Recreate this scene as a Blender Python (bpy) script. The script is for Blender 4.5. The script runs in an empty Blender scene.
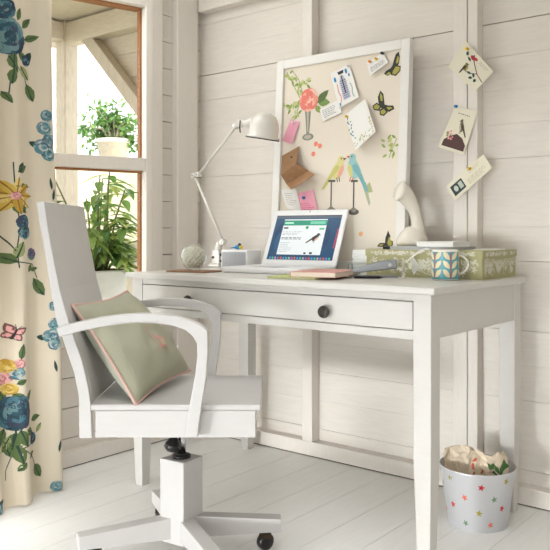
import bpy, bmesh, math, random
from mathutils import Vector, Matrix
from mathutils.geometry import tessellate_polygon
random.seed(7)
S = bpy.context.scene
COL = S.collection
R = math.radians
PI = math.pi

# ------------------------------------------------------------------ camera, world, lights, exposure
CAM = Vector((2.433, -2.463, 0.905))
YAW = R(38.84)
F_PX, HOR = 757.0, 232.0
cd = bpy.data.cameras.new('camera'); cam = bpy.data.objects.new('camera', cd); COL.objects.link(cam)
cam.location = CAM; cam.rotation_euler = (PI/2, 0, YAW)
cd.sensor_width = 36; cd.lens = F_PX/550*36; cd.shift_y = -(275-HOR)/550
cd.clip_start = 0.05
cd.dof.use_dof = True; cd.dof.focus_distance = 2.75; cd.dof.aperture_fstop = 7.0
S.camera = cam

w = bpy.data.worlds.new('sky'); S.world = w; w.use_nodes = True
wn = w.node_tree.nodes; bg = wn['Background']
bg.inputs['Color'].default_value = (0.97, 0.985, 1.0, 1); bg.inputs['Strength'].default_value = 3.3

def area(name, loc, target, sx, sy, power, col):
    l = bpy.data.lights.new(name, 'AREA'); l.shape = 'RECTANGLE'; l.size = sx; l.size_y = sy
    l.energy = power; l.color = col
    o = bpy.data.objects.new(name, l); COL.objects.link(o)
    o.location = loc
    o.rotation_euler = (Vector(target)-Vector(loc)).to_track_quat('-Z', 'Y').to_euler()
    return o
FILL_COL = (0.95, 0.98, 1.0)
area('fill_left', (0.05, -3.2, 0.6), (1.2, -0.2, 0.2), 1.6, 0.9, 9, FILL_COL)  # added fill from the left, out of frame; the wall has no door here
area('fill_far_front', (0.5, -6.6, 0.35), (0.8, -0.1, -0.3), 2.0, 0.5, 13, FILL_COL).data.spread = R(32)  # narrow-beam fill added for desk front and lower wall; no doorway exists
area('fill_behind_camera', (2.7, -3.5, 0.5), (1.1, -0.2, 0.2), 1.4, 0.7, 22, FILL_COL)  # invented low fill that lifts the floor and the wall under the desk
area('fill_beside_curtain', (0.30, -1.25, 0.35), (0.95, 0.0, 0.15), 0.4, 0.5, 1.6, FILL_COL)  # added low fill out of frame, reaching under chair and desk
area('fill_over_window', (0.10, -0.78, 2.12), (1.0, -0.75, 0.0), 0.5, 0.9, 9, FILL_COL)  # extra lamp inside the room, added to strengthen the light from the window side
area('fill_overhead', (1.45, -1.45, 2.33), (1.35, -1.25, 0.0), 1.6, 1.8, 15, FILL_COL).data.spread = R(110)  # added overhead fill for floor and top surfaces; the ceiling has no opening
sd = bpy.data.lights.new('sun', 'SUN'); sd.energy = 2.2; sd.angle = R(3); sd.color = (1, 0.95, 0.86)
so = bpy.data.objects.new('sun', sd); COL.objects.link(so)
so.rotation_euler = Vector((-0.3, 0.75, -0.6)).to_track_quat('-Z', 'Y').to_euler()

S.view_settings.view_transform = 'Standard'; S.view_settings.look = 'None'
S.view_settings.gamma = 1; S.view_settings.use_curve_mapping = False
S.view_settings.exposure = 0.06

# ------------------------------------------------------------------ pixel -> point on a known plane (to place things where the photo has them)
FW = Vector((-math.sin(YAW), math.cos(YAW), 0)); RT = Vector((math.cos(YAW), math.sin(YAW), 0))
def ray(px, py): return FW + RT*((px-275)/F_PX) + Vector((0, 0, (HOR-py)/F_PX))
def on(px, py, p0, n):
    d = ray(px, py); return CAM + d*((Vector(p0)-CAM).dot(n)/d.dot(n))
def on_x(px, py, x): return on(px, py, (x, 0, 0), Vector((1, 0, 0)))
def on_y(px, py, y): return on(px, py, (0, y, 0), Vector((0, 1, 0)))
def on_z(px, py, z): return on(px, py, (0, 0, z), Vector((0, 0, 1)))

# ------------------------------------------------------------------ materials
def lin(c): return c/12.92 if c <= 0.04045 else ((c+0.055)/1.055)**2.4
def rgb(r, g, b): return (lin(r/255), lin(g/255), lin(b/255), 1.0)
M = {}
def mat(name, col, rough=0.5, metal=0.0, bump=0.0, scale=40.0, stretch=(1, 1, 1), vary=0.0, trans=0.0, coat=0.0, sub=0.0, spec=0.5):
    m = bpy.data.materials.new(name); m.use_nodes = True
    nt = m.node_tree; n = nt.nodes; L = nt.links; b = n['Principled BSDF']
    b.inputs['Base Color'].default_value = col; b.inputs['Roughness'].default_value = rough
    b.inputs['Metallic'].default_value = metal; b.inputs['Transmission Weight'].default_value = trans
    b.inputs['Coat Weight'].default_value = coat; b.inputs['Specular IOR Level'].default_value = spec
    if bump or vary:
        tc = n.new('ShaderNodeTexCoord'); mp = n.new('ShaderNodeMapping'); mp.inputs['Scale'].default_value = stretch
        L.new(tc.outputs['Object'], mp.inputs['Vector'])
        nz = n.new('ShaderNodeTexNoise'); nz.inputs['Scale'].default_value = scale; nz.inputs['Detail'].default_value = 5
        L.new(mp.outputs['Vector'], nz.inputs['Vector'])
        if bump:
            bp = n.new('ShaderNodeBump'); bp.inputs['Strength'].default_value = bump; bp.inputs['Distance'].default_value = 0.004
            L.new(nz.outputs['Fac'], bp.inputs['Height']); L.new(bp.outputs['Normal'], b.inputs['Normal'])
        if vary:
            cr = n.new('ShaderNodeValToRGB')
            cr.color_ramp.elements[0].position = 0.3; cr.color_ramp.elements[1].position = 0.7
            cr.color_ramp.elements[0].color = tuple(c*(1-vary) for c in col[:3])+(1,)
            cr.color_ramp.elements[1].color = tuple(min(1, c*(1+vary*0.5)) for c in col[:3])+(1,)
            L.new(nz.outputs['Fac'], cr.inputs['Fac']); L.new(cr.outputs['Color'], b.inputs['Base Color'])
    M[name] = m; return m
mat('white_wall_paint', rgb(226, 219, 209), 0.6, bump=0.25, scale=14, stretch=(1, 8, 8), vary=0.04)
mat('white_stud_paint', rgb(229, 222, 213), 0.55, bump=0.25, scale=14, stretch=(8, 8, 1), vary=0.03)
mat('white_floor_paint', rgb(245, 244, 241), 0.32, bump=0.25, scale=10, stretch=(9, 0.8, 1), vary=0.035)
mat('white_furniture_paint', rgb(208, 205, 199), 0.3, bump=0.06, scale=12, stretch=(1, 6, 6), vary=0.015)
mat('frame_paint', rgb(236, 233, 227), 0.35, bump=0.06, scale=12, stretch=(1, 6, 6), vary=0.015)
mat('chair_paint', rgb(200, 197, 194), 0.42, bump=0.06, scale=12, stretch=(1, 6, 6), vary=0.015)
mat('gap_dark', rgb(70, 55, 42), 0.9)
mat('gap_seam', rgb(130, 112, 94), 0.9)
mat('gap_soft', rgb(204, 192, 174), 0.9)
mat('bare_wood', rgb(164, 106, 60), 0.7, bump=0.4, scale=30, stretch=(6, 6, 1), vary=0.3)
mat('weathered_wood', rgb(196, 184, 166), 0.8, bump=0.5, scale=20, stretch=(6, 6, 1), vary=0.15)
mat('weathered_board', rgb(206, 196, 178), 0.8, bump=0.4, scale=20, stretch=(1, 6, 6), vary=0.1)
mat('cream_render', rgb(236, 226, 196), 0.85, bump=0.3, scale=15, vary=0.08)
mat('white_plaster', rgb(235, 233, 228), 0.8, bump=0.3, scale=30, vary=0.05)
mat('terracotta_white', rgb(226, 216, 204), 0.8, bump=0.3, scale=40, vary=0.12)
mat('plant_stem', rgb(112, 120, 70), 0.7)
mat('soil', rgb(62, 46, 34), 0.95, bump=0.8, scale=60)
mat('garden_ground', rgb(150, 145, 120), 0.9, bump=0.5, scale=8, vary=0.2)
mat('curtain_cloth', rgb(224, 212, 190), 0.85, bump=0.1, scale=300)
mat('board_cloth', rgb(233, 223, 207), 0.85, bump=0.1, scale=300)
mat('black_metal', rgb(28, 26, 26), 0.35, metal=0.3)
mat('caster_metal', rgb(60, 48, 36), 0.3, metal=0.8)
mat('chrome', rgb(210, 210, 212), 0.15, metal=1.0)
mat('steel', rgb(140, 143, 145), 0.28, metal=0.9)
mat('zinc', rgb(170, 168, 165), 0.45, metal=0.85)
mat('lamp_enamel', rgb(228, 224, 215), 0.25, coat=0.4)
mat('white_plastic', rgb(238, 238, 238), 0.3)
mat('grey_plastic', rgb(196, 197, 200), 0.45)
mat('dark_knob', rgb(58, 54, 50), 0.3, metal=0.4, coat=0.5)
mat('cushion_cloth', rgb(166, 165, 143), 0.9, bump=0.2, scale=250)
mat('cushion_back_cloth', rgb(178, 180, 162), 0.9, bump=0.2, scale=250)
mat('pink_piping', rgb(208, 172, 160), 0.85)
mat('white_ceramic', rgb(226, 219, 205), 0.18, coat=0.5)
mat('mug_china', rgb(240, 234, 220), 0.2, coat=0.5)
mat('paper_white', rgb(240, 238, 233), 0.75)
mat('paper_cream', rgb(228, 222, 200), 0.75)
mat('paper_pink', rgb(242, 170, 190), 0.75)
mat('paper_kraft', rgb(168, 128, 92), 0.8, bump=0.2, scale=60, vary=0.1)
mat('paper_grey', rgb(176, 178, 178), 0.6)
mat('paper_pages', rgb(228, 214, 196), 0.8, bump=0.3, scale=40, stretch=(1, 1, 30), vary=0.08)
mat('book_pink', rgb(206, 150, 140), 0.6)
mat('book_green', rgb(186, 200, 120), 0.6)
mat('book_teal', rgb(70, 165, 165), 0.6)
mat('box_green', rgb(172, 168, 124), 0.7)
mat('bucket_white', rgb(222, 222, 224), 0.35, metal=0.1)
mat('crumpled_paper', rgb(226, 210, 186), 0.85, bump=0.15, scale=60)
mat('coaster_wood', rgb(150, 112, 84), 0.5, bump=0.2, scale=40, vary=0.15)
mat('bulb_glass', rgb(250, 240, 220), 0.2)
mat('seed_white', rgb(250, 248, 236), 0.8)
mat('screen_black', rgb(20, 22, 26), 0.2)

def print_mat(name, rough, emit=0.0, sss=0.0):
    m = bpy.data.materials.new(name); m.use_nodes = True; n = m.node_tree.nodes; L = m.node_tree.links
    a = n.new('ShaderNodeVertexColor'); a.layer_name = 'Col'; b = n['Principled BSDF']
    L.new(a.outputs['Color'], b.inputs['Base Color']); b.inputs['Roughness'].default_value = rough
    if emit:
        L.new(a.outputs['Color'], b.inputs['Emission Color']); b.inputs['Emission Strength'].default_value = emit
    M[name] = m; return m
def glow_cloth():
    m = M['seed_white']; n = m.node_tree.nodes; L = m.node_tree.links; t = n.new('ShaderNodeBsdfTranslucent'); t.inputs['Color'].default_value = rgb(252, 251, 244)
    mx = n.new('ShaderNodeMixShader'); mx.inputs['Fac'].default_value = 0.5
    L.new(n['Principled BSDF'].outputs[0], mx.inputs[1]); L.new(t.outputs[0], mx.inputs[2]); L.new(mx.outputs[0], n['Material Output'].inputs['Surface'])
glow_cloth()
print_mat('printed_ink', 0.8); print_mat('printed_gloss', 0.3); print_mat('lit_screen', 0.25, emit=0.45)
def leaf_mat():
    m = print_mat('leaf_green', 0.45); n = m.node_tree.nodes; L = m.node_tree.links; b = n['Principled BSDF']
    a = [x for x in n if x.bl_idname == 'ShaderNodeVertexColor'][0]
    t = n.new('ShaderNodeBsdfTranslucent'); L.new(a.outputs['Color'], t.inputs['Color'])
    mx = n.new('ShaderNodeMixShader'); mx.inputs['Fac'].default_value = 0.35
    L.new(b.outputs[0], mx.inputs[1]); L.new(t.outputs[0], mx.inputs[2]); L.new(mx.outputs[0], n['Material Output'].inputs['Surface'])
leaf_mat()
def thin_glass(name, tint, refl):
    m = bpy.data.materials.new(name); m.use_nodes = True; n = m.node_tree.nodes; L = m.node_tree.links
    n.remove(n['Principled BSDF'])
    t = n.new('ShaderNodeBsdfTransparent'); t.inputs['Color'].default_value = tint
    g = n.new('ShaderNodeBsdfGlossy'); g.inputs['Roughness'].default_value = 0.03
    fr = n.new('ShaderNodeMath'); fr.operation = 'POWER'; fr.inputs[1].default_value = refl
    lw = n.new('ShaderNodeLayerWeight'); lw.inputs['Blend'].default_value = 0.5; L.new(lw.outputs['Facing'], fr.inputs[0])
    g.inputs['Color'].default_value = (0.85, 0.86, 0.86, 1)
    mx = n.new('ShaderNodeMixShader'); L.new(fr.outputs[0], mx.inputs['Fac'])
    L.new(t.outputs[0], mx.inputs[1]); L.new(g.outputs[0], mx.inputs[2]); L.new(mx.outputs[0], n['Material Output'].inputs['Surface'])
    M[name] = m
thin_glass('window_glass', (0.97, 0.98, 0.97, 1), 4.5)
thin_glass('globe_glass', (0.98, 0.99, 0.98, 1), 3.0)
def sheer(name):
    m = bpy.data.materials.new(name); m.use_nodes = True; n = m.node_tree.nodes; L = m.node_tree.links
    b = n['Principled BSDF']; b.inputs['Base Color'].default_value = rgb(240, 238, 232); b.inputs['Roughness'].default_value = 0.35
    t = n.new('ShaderNodeBsdfTransparent'); mx = n.new('ShaderNodeMixShader'); mx.inputs['Fac'].default_value = 0.8
    L.new(t.outputs[0], mx.inputs[1]); L.new(b.outputs[0], mx.inputs[2]); L.new(mx.outputs[0], n['Material Output'].inputs['Surface'])
    M[name] = m
sheer('sheer_ribbon')

# ------------------------------------------------------------------ mesh builder
class MB:
    def __init__(s):
        s.bm = bmesh.new(); s.col = s.bm.loops.layers.float_color.new('Col')
    def face(s, pts, mi=0, col=None, smooth=False):
        vs = [p if isinstance(p, bmesh.types.BMVert) else s.bm.verts.new(p) for p in pts]
        try: f = s.bm.faces.new(vs)
        except ValueError: return None
        f.material_index = mi; f.smooth = smooth
        if col:
            for l in f.loops: l[s.col] = col
        return f
    def box(s, lo, hi, mi=0, mtx=None):
        x0, y0, z0 = lo; x1, y1, z1 = hi
        c = [Vector(p) for p in ((x0,y0,z0),(x1,y0,z0),(x1,y1,z0),(x0,y1,z0),(x0,y0,z1),(x1,y0,z1),(x1,y1,z1),(x0,y1,z1))]
        if mtx is not None: c = [mtx @ p for p in c]
        v = [s.bm.verts.new(p) for p in c]
        for q in ((0,3,2,1),(4,5,6,7),(0,1,5,4),(1,2,6,5),(2,3,7,6),(3,0,4,7)): s.face([v[i] for i in q], mi)
        return s
    def taper_box(s, lo, hi, z0, z1, lo2, hi2, mi=0):
        a = [s.bm.verts.new((x, y, z0)) for x, y in ((lo[0],lo[1]),(hi[0],lo[1]),(hi[0],hi[1]),(lo[0],hi[1]))]
        b = [s.bm.verts.new((x, y, z1)) for x, y in ((lo2[0],lo2[1]),(hi2[0],lo2[1]),(hi2[0],hi2[1]),(lo2[0],hi2[1]))]
        s.face(a[::-1], mi); s.face(b, mi)
        for i in range(4): s.face([a[i], a[(i+1)%4], b[(i+1)%4], b[i]], mi)
        return s
    def prism(s, poly, fn, t0, t1, mi=0):
        """poly of (a,b); fn(a,b,t) -> point"""
        A = [s.bm.verts.new(fn(a, b, t0)) for a, b in poly]; B = [s.bm.verts.new(fn(a, b, t1)) for a, b in poly]
        n = len(poly)
        for t in tessellate_polygon([[Vector((a, b_, 0)) for a, b_ in poly]]):
            s.face([A[i] for i in t], mi); s.face([B[i] for i in t[::-1]], mi)
        for i in range(n): s.face([A[(i+1)%n], A[i], B[i], B[(i+1)%n]], mi)
        bmesh.ops.recalc_face_normals(s.bm, faces=s.bm.faces[:])
        return s
    def tube(s, pts, rad, seg=10, mi=0, caps=True, col=None, smooth=True):
        pts = [Vector(p) for p in pts]; n = len(pts)
        rad = rad if isinstance(rad, (list, tuple)) else [rad]*n
        rings = []; up = None
        for i, p in enumerate(pts):
            d = (pts[min(i+1, n-1)]-pts[max(i-1, 0)]).normalized()
            if up is None:
                up = Vector((0, 0, 1)) if abs(d.z) < 0.9 else Vector((1, 0, 0))
            up = (up-d*up.dot(d)).normalized(); sd_ = d.cross(up)
            r = rad[i]; r = r if isinstance(r, (list, tuple)) else (r, r)
            rings.append([s.bm.verts.new(p+up*(math.sin(2*PI*k/seg)*r[0])+sd_*(math.cos(2*PI*k/seg)*r[1])) for k in range(seg)])
        for a, b in zip(rings, rings[1:]):
            for k in range(seg): s.face([a[k], a[(k+1)%seg], b[(k+1)%seg], b[k]], mi, col, smooth)
        if caps:
            s.face(rings[0][::-1], mi, col); s.face(rings[-1], mi, col)
        return s
    def lathe(s, prof, seg=32, mi=0, mtx=None, smooth=True, mis=None):
        mtx = mtx or Matrix(); rings = []
        for r, z in prof:
            if r < 1e-6: rings.append([s.bm.verts.new(mtx @ Vector((0, 0, z)))])
            else: rings.append([s.bm.verts.new(mtx @ Vector((r*math.cos(2*PI*k/seg), r*math.sin(2*PI*k/seg), z))) for k in range(seg)])
        for i, (a, b) in enumerate(zip(rings, rings[1:])):
            m = mis[i] if mis else mi
            for k in range(seg):
                k2 = (k+1) % seg
                if len(a) == 1 and len(b) == 1: continue
                if len(a) == 1: s.face([a[0], b[k2], b[k]], m, None, smooth)
                elif len(b) == 1: s.face([a[k], a[k2], b[0]], m, None, smooth)
                else: s.face([a[k], a[k2], b[k2], b[k]], m, None, smooth)
        return s
    def sphere(s, c, r, mi=0, seg=16, sc=(1, 1, 1)):
        m = Matrix.Translation(c) @ Matrix.Diagonal((sc[0], sc[1], sc[2], 1))
        s.lathe([(r*math.sin(PI*i/(seg//2)) if 0 < i < seg//2 else 0, -r*math.cos(PI*i/(seg//2))) for i in range(seg//2+1)], seg, mi, m)
        return s
    def grid(s, fn, nu, nv, mi=0, smooth=True, flip=False, col=None):
        V = [[s.bm.verts.new(fn(i/nu, j/nv)) for j in range(nv+1)] for i in range(nu+1)]
        for i in range(nu):
            for j in range(nv):
                q = [V[i][j], V[i+1][j], V[i+1][j+1], V[i][j+1]]
                s.face(q[::-1] if flip else q, mi, col, smooth)
        return V
    def fine(s, a, b, c, fn, h, mi, col, maxd):
        d = lambda p, q: math.hypot(p[0]-q[0], p[1]-q[1])
        if max(d(a, b), d(b, c), d(c, a)) > maxd:
            m = lambda p, q: ((p[0]+q[0])/2, (p[1]+q[1])/2)
            ab, bc_, ca_ = m(a, b), m(b, c), m(c, a)
            for t in ((a, ab, ca_), (ab, b, bc_), (ca_, bc_, c), (ab, bc_, ca_)): s.fine(*t, fn, h, mi, col, maxd)
        else: s.face([fn(p[0], p[1], h) for p in (a, b, c)], mi, col)
    def prints(s, pr, fn, mi, eps=0.0003, base=0.0004, maxd=None):
        """print polygons: fn(u, v, h) -> point h above the surface"""
        for k_, (pts, col, layer) in enumerate(pr.polys):
            h = base+(layer+(k_*7 % 16)/18)*eps
            cx = sum(p[0] for p in pts)/len(pts); cy = sum(p[1] for p in pts)/len(pts)
            if maxd:
                for i in range(len(pts)): s.fine((cx, cy), pts[i], pts[(i+1) % len(pts)], fn, h, mi, col, maxd)
            elif len(pts) <= 4:
                s.face([fn(u, v, h) for u, v in pts], mi, col)
            else:
                c = s.bm.verts.new(fn(cx, cy, h)); ring = [s.bm.verts.new(fn(u, v, h)) for u, v in pts]
                for i in range(len(ring)): s.face([c, ring[i], ring[(i+1) % len(ring)]], mi, col)
    def build(s, name, mats, parent=None, bevel=0.0, loc=None, rot=None, recalc=False, sub=0):
        if recalc: bmesh.ops.recalc_face_normals(s.bm, faces=s.bm.faces[:])
        me = bpy.data.meshes.new(name); s.bm.to_mesh(me); s.bm.free()
        for m in (mats if isinstance(mats, (list, tuple)) else [mats]): me.materials.append(M[m])
        o = bpy.data.objects.new(name, me); COL.objects.link(o)
        if parent: o.parent = parent
        if loc is not None: o.location = loc
        if rot is not None: o.rotation_euler = rot
        if bevel:
            b = o.modifiers.new('bevel', 'BEVEL'); b.width = bevel; b.segments = 2; b.limit_method = 'ANGLE'; b.angle_limit = R(40)
        if sub:
            b = o.modifiers.new('smooth', 'SUBSURF'); b.levels = sub; b.render_levels = sub
        return o

def tag(o, label, cat, group=None, kind=None):
    o['label'] = label; o['category'] = cat
    if group: o['group'] = group
    if kind: o['kind'] = kind
    return o
def struct(o, label=None):
    o['kind'] = 'structure'
    if label: o['label'] = label
    return o
def thing(name, label, cat, loc=(0, 0, 0), rz=0.0, group=None):
    o = bpy.data.objects.new(name, None); COL.objects.link(o); o.empty_display_size = 0.05
    o.location = loc; o.rotation_euler = (0, 0, rz)
    return tag(o, label, cat, group)

# ------------------------------------------------------------------ printed motifs
class Pr:
    def __init__(s): s.polys = []
    def add(s, pts, col, layer=0): s.polys.append((pts, col, layer)); return s
    def disc(s, x, y, rx, ry=None, col=None, layer=0, n=10, ang=0):
        ry = ry or rx; c, sn = math.cos(ang), math.sin(ang)
        return s.add([(x+rx*math.cos(2*PI*k/n)*c-ry*math.sin(2*PI*k/n)*sn, y+rx*math.cos(2*PI*k/n)*sn+ry*math.sin(2*PI*k/n)*c) for k in range(n)], col, layer)
    def rect(s, x0, y0, x1, y1, col, layer=0): return s.add([(x0, y0), (x1, y0), (x1, y1), (x0, y1)], col, layer)
    def line(s, pts, w_, col, layer=0):
        for (x0, y0), (x1, y1) in zip(pts, pts[1:]):
            d = math.hypot(x1-x0, y1-y0) or 1e-9; nx, ny = -(y1-y0)/d*w_/2, (x1-x0)/d*w_/2
            s.add([(x0+nx, y0+ny), (x1+nx, y1+ny), (x1-nx, y1-ny), (x0-nx, y0-ny)], col, layer)
        return s
    def leaf(s, x, y, ang, L, W, col, layer=0, vein=None):
        a = R(ang); c, sn = math.cos(a), math.sin(a); pts = []
        prof = [(0, 0), (0.2, 0.75), (0.45, 1), (0.75, 0.65), (1, 0), (0.75, -0.65), (0.45, -1), (0.2, -0.75)]
        for t, q in prof: pts.append((x+t*L*c-q*W/2*sn, y+t*L*sn+q*W/2*c))
        s.add(pts, col, layer)
        if vein: s.line([(x, y), (x+L*0.95*c, y+L*0.95*sn)], W*0.14, vein, layer+1)
        return s
    def rose(s, x, y, r, cols, layer=0, seed=0, sq=1.0):
        rn = random.Random(seed)
        for ring, (n, rr, pr_) in enumerate(((8, 0.68, 0.42), (7, 0.5, 0.36), (6, 0.32, 0.28), (4, 0.16, 0.2))):
            for k in range(n):
                a = 2*PI*(k+0.5*(ring % 2))/n+rn.uniform(-.2, .2)
                s.disc(x+math.cos(a)*rr*r, y+math.sin(a)*rr*r*sq, pr_*r*0.75, pr_*r*1.05*sq, cols[rn.randrange(len(cols))], layer+ring*2+(k % 2), 9, a)
        s.disc(x, y, r*0.1, r*0.12, cols[0], layer+8, 7)
        return s
    def butterfly(s, x, y, r, ang, wing, edge, body, layer=0):
        a0 = R(ang)
        for sx in (-1, 1):
            for th, L, W in ((50, 1.0, 0.62), (-35, 0.72, 0.6)):
                a = a0+(R(th) if sx > 0 else PI-R(th))
                s.leaf(x, y, math.degrees(a), L*r, W*r, edge, layer)
                s.leaf(x+0.1*r*math.cos(a), y+0.1*r*math.sin(a), math.degrees(a), L*r*0.66, W*r*0.6, wing, layer+1)
        c, sn = math.cos(a0+PI/2), math.sin(a0+PI/2)
        s.line([(x-c*r*0.45, y-sn*r*0.45), (x+c*r*0.4, y+sn*r*0.4)], r*0.13, body, layer+3)
        for q in (-.22, .22):
            s.line([(x+c*r*0.4, y+sn*r*0.4), (x+c*r*0.8-sn*q*r, y+sn*r*0.8+c*q*r)], r*0.04, body, layer+2)
        return s
    def bird(s, x, y, r, flip, body, wing, belly, beak, layer=0, tilt=0):
        """perched bird facing right (flip mirrors); about 2r long"""
        f = -1 if flip else 1; a = R(tilt)
        def q(px_, py_):
            X, Y = px_*math.cos(a)-py_*math.sin(a), px_*math.sin(a)+py_*math.cos(a)
            return (x+f*X*r, y+Y*r)
        def pl(pts, c, l): s.add([q(*p) for p in pts], c, layer+l)
        pl([(-1.45, -1.05), (-1.25, -1.12), (-0.3, -0.3), (-0.5, -0.05)], wing, 0)
        pl([(-0.55, -0.3), (-0.2, -0.62), (0.25, -0.5), (0.55, -0.1), (0.62, 0.3), (0.5, 0.62), (0.2, 0.62), (-0.15, 0.35), (-0.5, 0.0)], body, 1)
        pl([(0.0, -0.55), (0.25, -0.5), (0.53, -0.1), (0.58, 0.22), (0.36, 0.15), (0.1, -0.2)], belly, 2)
        pl([(q_[0]*0.27+0.42, q_[1]*0.27+0.62) for q_ in [(math.cos(t*PI/5), math.sin(t*PI/5)) for t in range(10)]], body, 2)
        pl([(0.64, 0.7), (0.92, 0.6), (0.66, 0.52)], beak, 3)
        pl([(0.1, 0.35), (-0.25, 0.2), (-0.75, -0.45), (-0.45, -0.4), (0.1, -0.1), (0.25, 0.15)], wing, 3)
        pl([(q_[0]*0.05+0.48, q_[1]*0.05+0.68) for q_ in [(math.cos(t*PI/3), math.sin(t*PI/3)) for t in range(6)]], (0.01, 0.01, 0.01, 1), 4)
        s.line([q(0.1, -0.52), q(0.12, -0.85)], r*0.07, beak, layer+1); s.line([q(-0.08, -0.52), q(-0.06, -0.85)], r*0.07, beak, layer+1)
        return s
    def star(s, x, y, r, col, layer=0, ang=0):
        return s.add([(x+(r if k % 2 == 0 else r*0.42)*math.sin(PI*k/5+ang), y+(r if k % 2 == 0 else r*0.42)*math.cos(PI*k/5+ang)) for k in range(10)], col, layer)
    def scribble(s, x0, y0, x1, y1, rows, w_, col, seed=0, layer=0):
        rn = random.Random(seed)
        for k in range(rows):
            y = y1-(y1-y0)*(k+0.5)/rows; x = x0
            end = x1-(x1-x0)*rn.uniform(0, 0.35)
            while x < end:
                L = (x1-x0)*rn.uniform(0.06, 0.2)
                s.rect(x, y-w_/2, min(x+L, end), y+w_/2, col, layer); x += L+(x1-x0)*0.04
        return s

INK = rgb(60, 58, 62); GREEN = rgb(92, 114, 66); DGREEN = rgb(44, 70, 58); LGREEN = rgb(158, 166, 112)
BLUES = [rgb(50, 88, 104), rgb(78, 122, 136), rgb(38, 58, 78), rgb(112, 146, 150), rgb(62, 70, 92), rgb(44, 74, 84)]

# =================================================================== ROOM
SEAM = [0.104+0.117*k for k in range(-1, 20)]
GAPS = [0.0005, 0.0012, 0.0003, 0.0009]
# floor boards along y
b = MB(); x = -0.155+0.0005
b.box((-0.2, -7.0, -0.05), (4.2, 0.12, -0.022), 1)
k = 0
while x < 4.0:
    b.box((x+0.0007, -7.0, -0.03), (x+0.1425-0.0007, 0.1, 0.0)); x += 0.1425; k += 1
struct(b.build('floor', ['white_floor_paint', 'gap_dark'], bevel=0.0008))
# back wall boards
b = MB(); b.box((-0.2, 0.075, -0.05), (4.2, 0.09, 2.35), 1)
for k in range(len(SEAM)-1):
    gp = [0.0032 if q == 14 else (GAPS[q % 4]*1.2 if q < 8 else (0.0003, 0.0011, 0.0006)[q % 3]) for q in (k, k+1)]
    b.box((-0.2, 0.05, SEAM[k]+gp[0]/2), (4.2, 0.076, SEAM[k+1]-gp[1]/2))
struct(b.build('wall_back', ['white_wall_paint', 'gap_soft'], bevel=0.0003))
# window wall boards (opening y -0.93..-0.215, z 0.57..1.99)
b = MB(); b.box((-0.065, -0.235, -0.05), (-0.055, 0.1, 2.35), 1); b.box((-0.065, -1.25, -0.05), (-0.055, -0.235, 0.53), 1); b.box((-0.065, -7.0, -0.05), (-0.055, -1.25, 2.35), 1); b.box((-0.065, -1.25, 2.02), (-0.035, -0.235, 2.35))
for k in range(len(SEAM)-1):
    z0, z1 = SEAM[k]+0.0016, SEAM[k+1]-0.0016
    b.box((-0.056, -0.235, z0), (-0.035, 0.1, z1))
    b.box((-0.056, -7.0, z0), (-0.035, -1.25, z1))
    if z1 < 0.6: b.box((-0.056, -1.25, z0), (-0.035, -0.235, min(z1, 0.53)))
struct(b.build('wall_left', ['white_wall_paint', 'gap_seam'], bevel=0.0003))
b = MB(); b.box((-0.056, -0.126, 0.0), (0.0, 0.0, 2.35)); struct(b.build('trim_1', 'white_stud_paint', bevel=0.003))     # corner post
b = MB(); b.box((0.59, 0.0, 0.06), (0.6405, 0.05, 1.905)); struct(b.build('trim_2', 'white_stud_paint', bevel=0.003))   # stud
b = MB(); b.box((1.2525, 0.0, 0.06), (1.3040, 0.05, 1.905)); struct(b.build('trim_3', 'white_stud_paint', bevel=0.002))
b = MB(); b.box((1.3058, 0.003, 0.06), (1.3415, 0.05, 1.905)); struct(b.build('trim_4', 'white_stud_paint', bevel=0.002))
b = MB(); b.box((2.02, 0.0, 0.06), (2.07, 0.05, 1.905)); struct(b.build('trim_5', 'white_stud_paint', bevel=0.003))
b = MB(); b.box((0.0, 0.0, 1.905), (4.0, 0.05, 1.99)); struct(b.build('trim_6', 'white_stud_paint', bevel=0.003))       # head plate
b = MB(); b.box((0.0, 0.0, 0.004), (4.0, 0.05, 0.06)); b.box((0.0, 0.004, -0.02), (4.0, 0.05, 0.004), 1)
struct(b.build('baseboard_back', ['white_stud_paint', 'gap_dark'], bevel=0.0015))
b = MB(); b.box((-0.035, -1.3, 0.004), (0.0, 0.0, 0.06)); b.box((-0.035, -1.3, -0.02), (-0.004, 0.0, 0.004), 1)
struct(b.build('baseboard_left', ['white_stud_paint', 'gap_dark'], bevel=0.0015))
b = MB(); b.box((-0.056, -0.277, 0.06), (0.0, -0.215, 2.35)); struct(b.build('trim_7', 'white_stud_paint', bevel=0.003))  # window casing
b = MB(); b.box((-0.2, -7.0, 2.36), (4.2, 0.12, 2.4)); struct(b.build('ceiling', 'white_wall_paint'))
b = MB(); b.box((3.6, -7.0, -0.05), (3.65, 0.12, 2.36)); struct(b.build('wall_right', 'white_wall_paint'))
b = MB(); b.box((-0.2, -7.05, -0.05), (3.65, -7.0, 2.36)); struct(b.build('wall_front', 'white_wall_paint'))
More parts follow.
